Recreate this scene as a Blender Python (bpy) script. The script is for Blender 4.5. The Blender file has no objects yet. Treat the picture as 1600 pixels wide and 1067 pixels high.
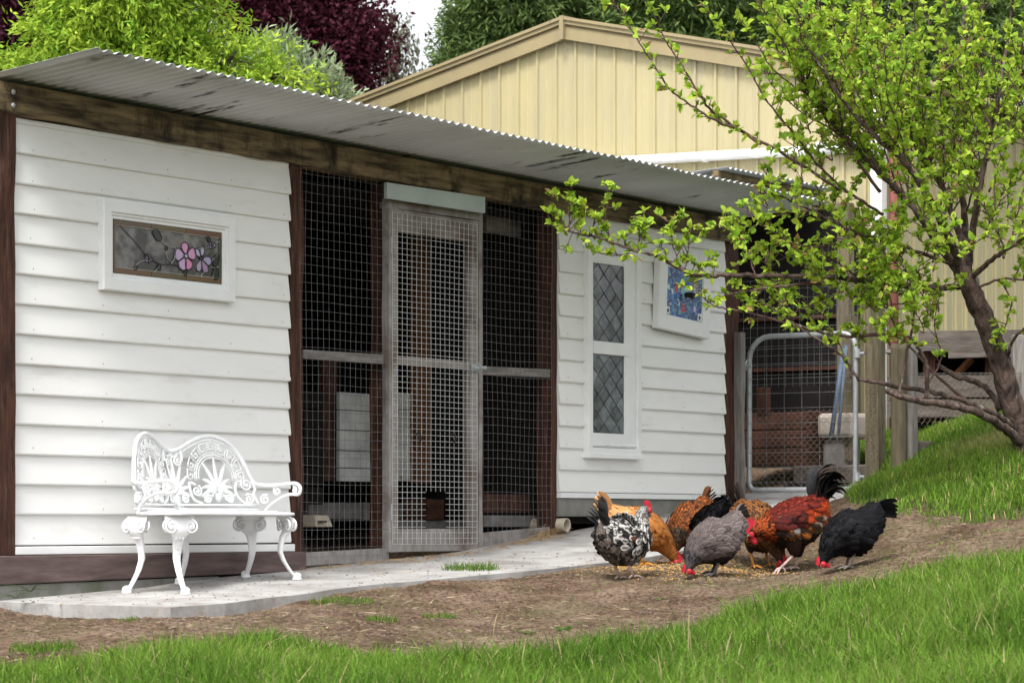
import bpy, math, random
import numpy as np
from mathutils import Vector, Matrix, noise as mnoise

random.seed(7)
rng = np.random.default_rng(7)
scene = bpy.context.scene
COL = scene.collection

# ------------------------------------------------------------------ camera, sky, sun, exposure
F = 4478.0           # focal length in photo pixels (1600 wide)
CX, HY = 800.0, 818.0  # principal column and horizon row
CAMZ = 1.3
cam_d = bpy.data.cameras.new("camera")
cam = bpy.data.objects.new("camera", cam_d)
COL.objects.link(cam)
cam.location = (0, 0, CAMZ)
cam.rotation_euler = (math.radians(90), 0, 0)
cam_d.sensor_width = 36.0
cam_d.lens = F / 1600 * 36.0
cam_d.shift_y = (HY - 533.5) / 1600
cam_d.clip_start = 0.1
cam_d.clip_end = 3000
cam_d.dof.use_dof = True
cam_d.dof.focus_distance = 15.6
cam_d.dof.aperture_fstop = 8.0
scene.camera = cam

SUN_EL, SUN_AZ = math.radians(58), math.radians(200)
world = bpy.data.worlds.new("World")
scene.world = world
world.use_nodes = True
wn = world.node_tree.nodes; wl = world.node_tree.links
bg = wn["Background"]
sky = wn.new("ShaderNodeTexSky"); sky.sky_type = 'NISHITA'
sky.sun_disc = False
sky.sun_elevation = SUN_EL
sky.sun_rotation = SUN_AZ
sky.air_density = 1.2; sky.dust_density = 4.0
hs = wn.new("ShaderNodeHueSaturation"); hs.inputs["Saturation"].default_value = 0.16
wl.new(sky.outputs[0], hs.inputs["Color"]); wl.new(hs.outputs[0], bg.inputs["Color"])
bg.inputs["Strength"].default_value = 0.15
sun_d = bpy.data.lights.new("sun", 'SUN'); sun_d.energy = 1.5; sun_d.angle = math.radians(14)
sun_d.color = (1.0, 0.97, 0.92)
sun = bpy.data.objects.new("sun", sun_d); COL.objects.link(sun)
sun.location = (-6, -8, 12)
# direction from which the light comes (front left, high)
sd = Vector((math.sin(SUN_AZ) * math.cos(SUN_EL), math.cos(SUN_AZ) * math.cos(SUN_EL), math.sin(SUN_EL)))
sun.rotation_euler = sd.to_track_quat('Z', 'Y').to_euler()
vs = scene.view_settings
vs.view_transform = 'Standard'; vs.look = 'None'; vs.exposure = 1.12; vs.gamma = 1.0
vs.use_curve_mapping = False
scene.cycles.max_bounces = 8; scene.cycles.diffuse_bounces = 4; scene.cycles.transparent_max_bounces = 8
scene.cycles.use_denoising = True

# ------------------------------------------------------------------ geometry helpers
def lin(c):
    return tuple(((v / 255) / 12.92 if v / 255 <= .04045 else ((v / 255 + .055) / 1.055) ** 2.4) for v in c)

def P(x, y, Z):
    return Vector(((x - CX) / F * Z, Z, CAMZ + (HY - y) / F * Z))

# coop frame: s along the front wall, w out of the wall towards the lawn, z above eye level
TH = math.atan2(.8265, .563)
DX, DY = math.cos(TH), math.sin(TH)
X0, Y0 = -2.4525, 14.08
ZB = 0.36
def CO(s, w, z):
    return Vector((X0 + DX * s + DY * w, Y0 + DY * s - DX * w, CAMZ + z))
def L(s, w, z):
    return (s, -w, z + ZB)
def SX(x, w=0.0):
    """s of the vertical line that shows at photo column x on the plane w"""
    u = (x - CX) / F
    return (u * (Y0 - DX * w) - (X0 + DY * w)) / (DX - DY * u)
def ZY(x, y, w=0.0):
    s = SX(x, w)
    return (HY - y) / F * (Y0 + DY * s - DX * w)
def SWof(X, Y):
    dx, dy = X - X0, Y - Y0
    return dx * DX + dy * DY, dx * DY - dy * DX

def new_obj(name, me, parent=None):
    o = bpy.data.objects.new(name, me)
    COL.objects.link(o)
    if parent: o.parent = parent
    return o

def tag(o, label=None, cat=None, group=None, kind=None):
    if label: o["label"] = label
    if cat: o["category"] = cat
    if group: o["group"] = group
    if kind: o["kind"] = kind
    return o

def empty(name, loc, rz=0.0, label=None, cat=None, group=None):
    o = bpy.data.objects.new(name, None)
    o.empty_display_size = .2
    COL.objects.link(o)
    o.location = loc; o.rotation_euler = (0, 0, rz)
    return tag(o, label, cat, group)

class MB:
    def __init__(self):
        self.v = []; self.f = []; self.c = []
    def add(self, vs, fs, col=None):
        n = len(self.v)
        self.v += [tuple(p) for p in vs]
        self.f += [tuple(i + n for i in f) for f in fs]
        if col is not None:
            self.c += [tuple(col)] * len(vs)
        return self
    def box(self, a, b, col=None):
        x0, y0, z0 = [min(a[i], b[i]) for i in range(3)]; x1, y1, z1 = [max(a[i], b[i]) for i in range(3)]
        return self.add([(x0,y0,z0),(x1,y0,z0),(x1,y1,z0),(x0,y1,z0),(x0,y0,z1),(x1,y0,z1),(x1,y1,z1),(x0,y1,z1)],
                 [(0,3,2,1),(4,5,6,7),(0,1,5,4),(1,2,6,5),(2,3,7,6),(3,0,4,7)], col)
    def hexa(self, p, col=None):
        """8 points: bottom ring then top ring"""
        return self.add(p, [(0,3,2,1),(4,5,6,7),(0,1,5,4),(1,2,6,5),(2,3,7,6),(3,0,4,7)], col)
    def poly_prism(self, pts, d, col=None):
        """pts: planar polygon; d: offset vector"""
        n = len(pts); d = Vector(d)
        vs = [Vector(p) for p in pts] + [Vector(p) + d for p in pts]
        fs = [tuple(range(n))[::-1], tuple(range(n, 2*n))] + [(i, (i+1) % n, n+(i+1) % n, n+i) for i in range(n)]
        return self.add(vs, fs, col)
    def tube(self, pts, r, n=6, col=None, flat=None, cap=True, up=None):
        """r: number or list; flat: (ratio) squash along the second frame axis"""
        pts = [Vector(p) for p in pts]
        m = len(pts)
        rs = r if isinstance(r, (list, tuple, np.ndarray)) else [r] * m
        t0 = (pts[1] - pts[0]).normalized()
        a = Vector(up) if up is not None else (Vector((0,0,1)) if abs(t0.z) < .9 else Vector((1,0,0)))
        vs = []
        for i, p in enumerate(pts):
            t = (pts[min(i+1, m-1)] - pts[max(i-1, 0)])
            if t.length < 1e-9: t = t0
            t.normalize()
            if up is not None: a = Vector(up)
            b = t.cross(a)
            if b.length < 1e-6: b = t.orthogonal()
            b.normalize(); a = b.cross(t).normalized()
            for k in range(n):
                q = 2 * math.pi * k / n
                vs.append(p + (b * math.cos(q) + a * math.sin(q) * (flat or 1)) * rs[i])
        fs = []
        for i in range(m - 1):
            for k in range(n):
                k2 = (k + 1) % n
                fs.append((i*n+k, i*n+k2, (i+1)*n+k2, (i+1)*n+k))
        if cap:
            fs.append(tuple(range(n))[::-1]); fs.append(tuple(range((m-1)*n, m*n)))
        return self.add(vs, fs, col)
    def ball(self, c, r, nu=10, nv=7, col=None, M=None):
        r = (r, r, r) if not isinstance(r, (tuple, list)) else r
        vs = []; fs = []
        for j in range(nv + 1):
            ph = math.pi * j / nv
            for i in range(nu):
                q = 2 * math.pi * i / nu
                p = Vector((r[0]*math.sin(ph)*math.cos(q), r[1]*math.sin(ph)*math.sin(q), r[2]*math.cos(ph)))
                if M: p = M @ p
                vs.append(p + Vector(c))
        for j in range(nv):
            for i in range(nu):
                i2 = (i+1) % nu
                fs.append((j*nu+i, (j+1)*nu+i, (j+1)*nu+i2, j*nu+i2))
        return self.add(vs, fs, col)
    def build(self, name, mat=None, parent=None, smooth=False, kind=None, label=None, bevel=0, autosmooth=None):
        me = bpy.data.meshes.new(name)
        me.from_pydata(self.v, [], self.f)
        if self.c and len(self.c) == len(self.v):
            at = me.color_attributes.new("Col", 'FLOAT_COLOR', 'POINT')
            arr = np.ones((len(self.v), 4), np.float32); arr[:, :3] = np.array([c[:3] for c in self.c])
            at.data.foreach_set("color", arr.ravel())
        if smooth: me.shade_smooth()
        me.update()
        if mat: me.materials.append(mat)
        o = new_obj(name, me, parent)
        if bevel:
            b = o.modifiers.new("bevel", 'BEVEL'); b.width = bevel; b.segments = 2; b.limit_method = 'ANGLE'
        if kind: o["kind"] = kind
        if label: o["label"] = label
        return o

def np_mesh(name, V, faces, cols=None, mat=None, parent=None, smooth=False, kind=None):
    """V (n,3); faces: (m,k) int array, k 3 or 4"""
    me = bpy.data.meshes.new(name)
    n = len(V); m, k = faces.shape
    me.vertices.add(n); me.vertices.foreach_set("co", np.ascontiguousarray(V, dtype=np.float32).ravel())
    me.loops.add(m * k); me.loops.foreach_set("vertex_index", np.ascontiguousarray(faces, dtype=np.int32).ravel())
    me.polygons.add(m)
    me.polygons.foreach_set("loop_start", np.arange(0, m * k, k, dtype=np.int32))
    me.polygons.foreach_set("loop_total", np.full(m, k, dtype=np.int32))
    if smooth: me.polygons.foreach_set("use_smooth", np.ones(m, dtype=bool))
    me.update(calc_edges=True)
    if cols is not None:
        at = me.color_attributes.new("Col", 'FLOAT_COLOR', 'POINT')
        arr = np.ones((n, 4), np.float32); arr[:, :3] = cols
        at.data.foreach_set("color", arr.ravel())
    if mat: me.materials.append(mat)
    o = new_obj(name, me, parent)
    if kind: o["kind"] = kind
    return o

def catmull(pts, n=8):
    pts = [Vector(p) for p in pts]
    out = []
    for i in range(len(pts) - 1):
        p0 = pts[max(i-1, 0)]; p1 = pts[i]; p2 = pts[i+1]; p3 = pts[min(i+2, len(pts)-1)]
        for k in range(n):
            t = k / n
            out.append(.5 * ((2*p1) + (-p0+p2)*t + (2*p0-5*p1+4*p2-p3)*t*t + (-p0+3*p1-3*p2+p3)*t**3))
    out.append(pts[-1])
    return out

# ------------------------------------------------------------------ material helpers
def mat(name, c1, c2=None, scale=6.0, stretch=(1,1,1), rough=.6, metal=0.0, bump=0.0, bscale=None, detail=6.0,
        dirt=None, dscale=3.0, damt=(.55, .7), dstretch=None, spec=.22, attr=False, attr_mix=1.0, objrand=0.0, trans=0.0, coords='Object', lo=.35, hi=.65, bdist=.01):
    m = bpy.data.materials.new(name); m.use_nodes = True
    nt = m.node_tree; N = nt.nodes; K = nt.links
    b = N["Principled BSDF"]
    b.inputs["Roughness"].default_value = rough; b.inputs["Metallic"].default_value = metal
    b.inputs["Specular IOR Level"].default_value = spec
    tc = N.new("ShaderNodeTexCoord")
    mp = N.new("ShaderNodeMapping"); mp.inputs["Scale"].default_value = stretch
    K.new(tc.outputs[coords], mp.inputs[0])
    out = None
    def noise(sc, src=mp, det=detail, rgh=.6):
        n = N.new("ShaderNodeTexNoise"); n.inputs["Scale"].default_value = sc; n.inputs["Detail"].default_value = det
        n.inputs["Roughness"].default_value = rgh
        K.new(src.outputs[0], n.inputs["Vector"]); return n
    def mixc(fac, a, bb, mode='MIX'):
        x = N.new("ShaderNodeMix"); x.data_type = 'RGBA'; x.blend_type = mode
        if isinstance(fac, float): x.inputs["Factor"].default_value = fac
        else: K.new(fac, x.inputs["Factor"])
        for v, s in ((a, 6), (bb, 7)):
            if isinstance(v, tuple): x.inputs[s].default_value = (*v[:3], 1)
            else: K.new(v, x.inputs[s])
        return x.outputs[2]
    n1 = noise(scale)
    if attr:
        a = N.new("ShaderNodeAttribute"); a.attribute_name = "Col"
        out = a.outputs["Color"]
        if c1 is not None and attr_mix < 1: out = mixc(attr_mix, tuple(c1), out)
    else:
        out = tuple(c1)
    if c2 is not None:
        r = N.new("ShaderNodeMapRange"); r.inputs[1].default_value = lo; r.inputs[2].default_value = hi
        K.new(n1.outputs[0], r.inputs[0])
        out = mixc(r.outputs[0], out, tuple(c2))
    if dirt is not None:
        if dstretch:
            mp2 = N.new("ShaderNodeMapping"); mp2.inputs["Scale"].default_value = dstretch
            K.new(tc.outputs[coords], mp2.inputs[0])
        else: mp2 = mp
        n2 = noise(dscale, mp2, 8.0, .65)
        r = N.new("ShaderNodeMapRange"); r.inputs[1].default_value = damt[0]; r.inputs[2].default_value = damt[1]
        K.new(n2.outputs[0], r.inputs[0])
        out = mixc(r.outputs[0], out, tuple(dirt))
    if objrand:
        oi = N.new("ShaderNodeObjectInfo")
        r = N.new("ShaderNodeMapRange"); r.inputs[3].default_value = 1 - objrand; r.inputs[4].default_value = 1 + objrand
        K.new(oi.outputs["Random"], r.inputs[0])
        h = N.new("ShaderNodeHueSaturation"); K.new(r.outputs[0], h.inputs["Value"])
        if isinstance(out, tuple): h.inputs["Color"].default_value = (*out, 1)
        else: K.new(out, h.inputs["Color"])
        out = h.outputs[0]
    if isinstance(out, tuple): b.inputs["Base Color"].default_value = (*out, 1)
    else: K.new(out, b.inputs["Base Color"])
    if bump:
        n3 = noise(bscale or scale * 3)
        bp = N.new("ShaderNodeBump"); bp.inputs["Strength"].default_value = bump; bp.inputs["Distance"].default_value = bdist
        K.new(n3.outputs[0], bp.inputs["Height"]); K.new(bp.outputs[0], b.inputs["Normal"])
    if trans:
        tr = N.new("ShaderNodeBsdfTranslucent")
        if isinstance(out, tuple): tr.inputs[0].default_value = (*out, 1)
        else: K.new(out, tr.inputs[0])
        mx = N.new("ShaderNodeMixShader"); mx.inputs[0].default_value = trans
        K.new(b.outputs[0], mx.inputs[1]); K.new(tr.outputs[0], mx.inputs[2])
        K.new(mx.outputs[0], N["Material Output"].inputs[0])
    return m

M = {}
M['paint'] = mat("white_weatherboard_paint", (.80,.80,.785), (.75,.75,.735), scale=3, stretch=(.6,1,1.5), rough=.45, bump=.06, bscale=30, dirt=(.55,.54,.50), dscale=2.6, damt=(.57,.88), dstretch=(.8,1,3), objrand=.025)
M['trim'] = mat("white_trim_paint", (.80,.81,.80), (.74,.75,.75), scale=5, rough=.4, bump=.05, dirt=(.5,.5,.47), dscale=9, damt=(.66,.8))
M['enamel'] = mat("white_bench_enamel", (.80,.81,.81), (.72,.73,.74), scale=12, rough=.35, bump=.12, bscale=60, dirt=(.42,.37,.32), dscale=26, damt=(.64,.76))
M['redwood'] = mat("red_brown_timber", (.088,.036,.023), (.024,.012,.009), scale=9, stretch=(5,5,.5), rough=.8, bump=.5, bscale=22, dirt=(.13,.075,.055), dscale=10, damt=(.55,.75), dstretch=(4,4,.5))
M['greywood'] = mat("weathered_grey_timber", (.26,.24,.22), (.15,.135,.125), scale=9, stretch=(5,5,.6), rough=.85, bump=.4, bscale=22)
M['greywoodh'] = mat("weathered_grey_rail_timber", (.25,.235,.22), (.13,.12,.11), scale=9, stretch=(.6,5,5), rough=.85, bump=.4, bscale=22)
M['doorwood'] = mat("faded_door_timber", (.33,.31,.295), (.23,.21,.195), scale=9, stretch=(3,3,1.2), rough=.85, bump=.3, bscale=22, dirt=(.12,.085,.07), dscale=2.2, damt=(.5,.68), dstretch=(1,1,1.2))
M['beam'] = mat("mossy_beam_timber", (.27,.20,.11), (.045,.034,.022), scale=9, stretch=(.35,3,3), rough=.85, bump=.5, bscale=18, dirt=(.022,.018,.012), dscale=3.0, damt=(.50,.66), dstretch=(2.0,2,1.1))
M['bearer'] = mat("purple_brown_bearer", (.15,.108,.102), (.075,.052,.049), scale=5, stretch=(.6,4,4), rough=.8, bump=.3, dirt=(.27,.22,.2), dscale=40, damt=(.70,.74))
M['pelmet'] = mat("pale_green_grey_paint", (.47,.53,.51), (.40,.46,.45), scale=5, rough=.6, bump=.1)
M['inner'] = mat("shade_black_boards", (.012,.010,.009), (.006,.005,.005), scale=5, stretch=(1,1,4), rough=.9, bump=.2)  # near-black on purpose: the shade of the interiors is painted in
M['innerwhite'] = mat("dusty_white_board", (.62,.62,.60), (.42,.42,.41), scale=6, rough=.8, bump=.2, dirt=(.15,.10,.07), dscale=4, damt=(.58,.7))
M['innerbrown'] = mat("brown_stained_plank", (.20,.085,.03), (.10,.04,.015), scale=7, stretch=(4,4,.5), rough=.7, bump=.2)
M['block'] = mat("dusty_grey_block", (.22,.21,.20), (.13,.12,.115), scale=9, rough=.95, bump=.4)
M['concrete'] = mat("pale_concrete", (.44,.42,.40), (.33,.315,.30), scale=4, rough=.9, bump=.25, bscale=60, dirt=(.21,.17,.135), dscale=5, damt=(.60,.74))
M['footing'] = mat("mossy_concrete_footing", (.24,.235,.215), (.16,.16,.14), scale=6, rough=.95, bump=.35, bscale=40, dirt=(.12,.13,.09), dscale=3, damt=(.55,.7))
M['wire'] = mat("galvanised_wire", (.22,.22,.22), (.12,.12,.12), scale=20, rough=.5, metal=.35)
M['wirebright'] = mat("bright_galvanised_wire", (.62,.63,.62), (.48,.49,.48), scale=20, rough=.45, metal=.3)
M['hexwire'] = mat("rusty_hex_wire", (.27,.22,.18), (.15,.12,.10), scale=20, rough=.6, metal=.2)
M['galv'] = mat("galvanised_steel_tube", (.44,.46,.47), (.32,.34,.35), scale=9, rough=.45, metal=.4, bump=.05)
M['lead'] = mat("lead_came", (.05,.05,.05), (.03,.03,.03), scale=20, rough=.5, metal=.2)
M['solder'] = mat("bright_solder_line", (.42,.42,.40), (.3,.3,.29), scale=20, rough=.45, metal=.3)
M['iron'] = mat("dark_iron", (.03,.03,.03), (.05,.04,.035), scale=20, rough=.5, metal=.5)
M['straw'] = mat("straw", (.44,.31,.16), (.30,.19,.09), scale=5, rough=.9, attr=False)
M['pvc'] = mat("cream_pvc", (.62,.56,.45), (.5,.44,.35), scale=8, rough=.5)
M['whitepipe'] = mat("white_painted_pipe", (.74,.74,.72), (.6,.6,.58), scale=5, rough=.45)
M['redpipe'] = mat("faded_red_downpipe", (.36,.13,.11), (.28,.10,.09), scale=5, rough=.5)
M['bluetube'] = mat("blue_grey_pole", (.10,.14,.20), (.07,.09,.13), scale=5, rough=.5)
M['stone'] = mat("pale_stone", (.38,.34,.29), (.28,.24,.20), scale=5, rough=.9, bump=.5, bscale=14)
M['sleeper'] = mat("old_sleeper_timber", (.14,.12,.105), (.075,.06,.05), scale=6, stretch=(1,4,4), rough=.9, bump=.5, dirt=(.16,.17,.06), dscale=2.6, damt=(.62,.75))
M['postold'] = mat("lichen_post_timber", (.175,.145,.095), (.085,.07,.045), scale=7, stretch=(4,4,.5), rough=.9, bump=.5, bscale=20, dirt=(.15,.17,.09), dscale=3, damt=(.55,.75))
M['cream'] = mat("cream_shed_steel", (.43,.37,.205), (.37,.325,.19), scale=1.2, stretch=(1,1,.5), rough=.5, dirt=(.33,.30,.22), dscale=2.4, damt=(.50,.80), dstretch=(2.5,2.5,.4), spec=.4)
M['barge'] = mat("tan_barge_steel", (.32,.26,.145), (.27,.22,.13), scale=2, rough=.5, dirt=(.18,.15,.11), dscale=6, damt=(.58,.75))
M['bark'] = mat("plum_bark", (.165,.115,.095), (.038,.027,.023), scale=20, stretch=(1,1,.45), rough=.95, bump=1.0, bscale=38, bdist=.035, dirt=(.30,.29,.25), dscale=11, damt=(.60,.70))
M['twig'] = mat("young_plum_bark", (.13,.075,.062), (.065,.04,.035), scale=20, rough=.8, bump=.3, dirt=(.28,.25,.22), dscale=15, damt=(.58,.7))
M['leaf'] = mat("plum_leaf", None, attr=True, rough=.5, spec=.16, trans=.45)
M['foliage'] = mat("tree_foliage", None, attr=True, rough=.6, spec=.08, trans=.3)
M['grass'] = mat("grass_blade", None, attr=True, rough=.6, spec=.09, trans=.35)
M['feather'] = mat("plumage", None, attr=True, rough=.65, spec=.07)
M['skinred'] = mat("red_comb_skin", (.52,.03,.045), (.36,.015,.03), scale=60, rough=.5, bump=.4, bscale=120)
M['cutglass'] = mat("art_glass", None, attr=True, rough=.16, spec=.6, bump=.05, bscale=30)
M['tile'] = mat("mosaic_tile", None, attr=True, rough=.25, spec=.5)
M['grout'] = mat("pale_grout", (.62,.64,.66), (.5,.52,.55), scale=20, rough=.9)
M['debris'] = mat("ground_debris", None, attr=True, rough=.95)
M['rust'] = mat("rusty_timber_box", (.095,.04,.026), (.04,.02,.014), scale=6, stretch=(1,1,3), rough=.85, bump=.3)

# marbled smoky glass
def smoky():
    m = mat("smoky_marbled_glass", (.045,.042,.04), (.24,.225,.215), scale=11, rough=.2, detail=8, lo=.42, hi=.72, spec=.6, bump=.06)
    return m
M['smoky'] = smoky()
M['bluegrey'] = mat("blue_grey_leaded_glass", (.07,.085,.095), (.17,.195,.21), scale=16, rough=.16, detail=6, spec=.6, objrand=.35, bump=.12, bscale=40)
def roof_mat():
    m = mat("weathered_corrugated_iron", (.70,.72,.75), (.54,.56,.585), scale=1.3, stretch=(1,.35,1), rough=.5, metal=.05,
            dirt=(.03,.028,.026), dscale=2.0, damt=(.585,.645), dstretch=(3.4,.5,1), bump=.05, bscale=40)
    return m
M['roof'] = roof_mat()
# ------------------------------------------------------------------ terrain
ZS_S = [-3, .0, .934, 1.2, 2.314, 3.546, 4.888, 6.978, 8.2, 9.8, 12]
ZS_Z = [-.47, -.365, -.325, -.30, -.246, -.182, -.061, .151, .26, .42, .6]
def zs(s): return np.interp(s, ZS_S, ZS_Z)
def slab_z(s, w): return zs(s) - .03 * w
ctrl = []
def c(x, y, Z): ctrl.append(((x - CX) / F * Z, Z, (HY - y) / F * Z))
def cs(s, w, dz=0.0):
    p = CO(s, w, 0); ctrl.append((p.x, p.y, float(slab_z(s, w)) + dz))
for s in (-.2, 1, 2.3, 3.5, 4.9, 6.2):
    for w in (.1, .75): cs(s, w, -.07)
for s in (0, 2.3, 4.9, 7): cs(s, -2, -.07)
for s in (.05, .6): cs(s, 1.12, -.055)
for s in (1.3, 2.0): cs(s, 1.12, -.02)
for s in (3.0, 4.0, 5.0): cs(s, 1.38, -.004)
for x, y, Z in [(0,950,13.5),(0,1030,11.3),(0,1067,10.4),(285,985,12.2),(480,960,13.2),(800,960,14.2),(800,1000,12.5),(800,1067,10.6),
                (960,905,15.2),(1120,898,15.3),(1250,897,15.3),(1340,888,15.6),(1180,884,15.9),
                (1600,868,13),(1400,912,13.4),(1300,932,13.2),(1200,962,13),(1000,990,12.6),(1200,1067,10.4),(1600,1067,9.8),(1600,960,11.2),
                (1600,832,14.6),(1450,852,15),(1400,805,16.4),(1500,795,16.5),(1600,765,16.6),(1600,706,17.4),(1450,700,19),(1405,737,19),
                (1350,764,19.3),(1250,772,19.6),(1500,660,20),(1600,648,20),(1250,748,21),(1330,795,17.2),(1250,805,17.6)]: c(x, y, Z)
ctrl += [(0,8,-.74),(-2,6,-.9),(2,6,-.85),(0,2,-1.15),(-4,2,-1.25),(4,2,-1.15),(0,-3,-1.35),(4.5,15,.12),(4.5,10,-.38),(4.2,18,.55),(5,21,.95),
         (-4.5,12,-.62),(-4,16,-.48),(-5,22,-.2),(0,27,.75),(5,27,1.3),(1,24,.62)]
C_ = np.array(ctrl)
def _phi(r2): return np.where(r2 > 1e-12, .5 * r2 * np.log(np.maximum(r2, 1e-12)), 0.0)
_n = len(C_)
_d2 = ((C_[:, None, :2] - C_[None, :, :2]) ** 2).sum(-1)
_A = np.zeros((_n+3, _n+3)); _A[:_n, :_n] = _phi(_d2) + np.eye(_n) * .02
_A[:_n, _n] = 1; _A[:_n, _n+1:] = C_[:, :2]; _A[_n, :_n] = 1; _A[_n+1:, :_n] = C_[:, :2].T
_sol = np.linalg.solve(_A, np.concatenate([C_[:, 2], np.zeros(3)]))
def G(X, Y):
    """ground height above eye level"""
    X = np.clip(np.atleast_1d(np.asarray(X, float)), -5, 5.5); Y = np.clip(np.atleast_1d(np.asarray(Y, float)), -3, 27)
    out = np.empty(X.shape); Xf = X.ravel(); Yf = Y.ravel(); of = out.ravel()
    for i in range(0, len(Xf), 20000):
        xs = Xf[i:i+20000]; ys = Yf[i:i+20000]
        d2 = (xs[:, None] - C_[None, :, 0]) ** 2 + (ys[:, None] - C_[None, :, 1]) ** 2
        of[i:i+20000] = _phi(d2) @ _sol[:_n] + _sol[_n] + _sol[_n+1] * xs + _sol[_n+2] * ys
    return of.reshape(X.shape)
def wav(X, Y, f, seed=0):
    r = np.random.default_rng(seed); o = 0
    for k in range(6):
        a = r.uniform(0, 6.28); ff = f * r.uniform(.6, 1.7)
        o = o + np.sin((X * math.cos(a) + Y * math.sin(a)) * ff + r.uniform(0, 6.28))
    return o / 6
def relief(X, Y):
    return .020 * wav(X, Y, 5, 1) + .011 * wav(X, Y, 15, 2) + .010 * wav(X, Y, 40, 3) + .007 * wav(X, Y, 95, 4)
def ground(X, Y):
    return G(X, Y) + relief(np.asarray(X, float), np.asarray(Y, float))

# slab outline (s, w)
SLAB = [(-.22,.12),(-.12,.55),(.02,1.0),(.35,1.06),(.8,1.02),(1.3,1.04),(1.9,1.08),(2.6,1.17),(3.3,1.22),(4.1,1.30),(5.0,1.34),(6.0,1.25),(7.0,1.08),(8.6,1.0),(8.6,-.2),(7.2,-.2),(7.2,.0),(-.22,.0)]
_sp = np.array(SLAB)
def in_slab(s, w):
    s = np.asarray(s); w = np.asarray(w); r = np.zeros(s.shape, bool); n = len(_sp)
    for i in range(n):
        a = _sp[i]; b = _sp[(i+1) % n]
        cnd = ((a[1] > w) != (b[1] > w))
        with np.errstate(divide='ignore', invalid='ignore'):
            xx = (b[0]-a[0]) * (w-a[1]) / (b[1]-a[1] + 1e-12) + a[0]
        r ^= cnd & (s < xx)
    return r
def surf(X, Y):
    z = float(ground(X, Y)[0]); s, w = SWof(X, Y)
    if in_slab(np.array([s]), np.array([w]))[0]: z = max(z, float(slab_z(s, w)))
    return z
def hit(x, y, zmin=8.0, zmax=26.0):
    """where the sight line through a photo pixel meets the ground (world point)"""
    Zs = np.arange(zmin, zmax, .04); X = (x - CX) / F * Zs; r = (HY - y) / F * Zs
    g = ground(X, Zs); s, w = SWof(X, Zs); ins = in_slab(s, w)
    g = np.where(ins, np.maximum(g, slab_z(s, w)), g)
    i = np.argmax(r <= g)
    if r[i] > g[i]: i = len(Zs) - 1
    return Vector((X[i], Zs[i], CAMZ + g[i]))

# ---- lawn density from the outline of the grass (photo rows -> ground)
E1x = [-400, 0, 60, 110, 200, 300, 400, 470, 560, 650, 760, 900, 1000, 1100, 1200, 1300, 1400, 1500, 1600, 2000]
E1y = [1060, 1048, 1040, 1040, 1025, 1005, 996, 1000, 1020, 1035, 1032, 1020, 1002, 980, 952, 926, 902, 882, 868, 800]
def proj(X, Y, z): return CX + F * X / Y, HY - F * z / Y
def grass_density(X, Y):
    z = G(X, Y); px, py = proj(X, Y, z)
    near = np.interp(px, E1x, E1y)
    d1 = np.clip((py - near) / 26 + .30 * wav(X, Y, 7, 11) + .35 * wav(X, Y, 22, 14), 0, 1) * (Y < 14.4)
    d1 = np.where(Y < 9.2, 1, d1)
    # upper slope
    up = np.interp(px, [1300, 1325, 1345, 1400, 1500, 1600, 2000], [700, 790, 800, 812, 818, 812, 800])
    d2 = np.clip((up - py) / 34 + .5 * wav(X, Y, 6, 12) + .45 * wav(X, Y, 19, 15), 0, 1) * (Y > 15.4) * (px > 1305)
    s, w = SWof(X, Y)
    d2 = d2 * ((w > 1.05) | (s > 8.6))
    # sparse weeds on the dirt
    d3 = np.clip(wav(X, Y, 4.5, 13) * 1.6 - .25 + .35 * (px > 1330), 0, 1) * np.where(px > 1330, .55, .22) * ((Y < 17.2)) * (w > 1.1)
    return np.maximum(np.maximum(d1, d2), d3), d1, d2

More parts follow.
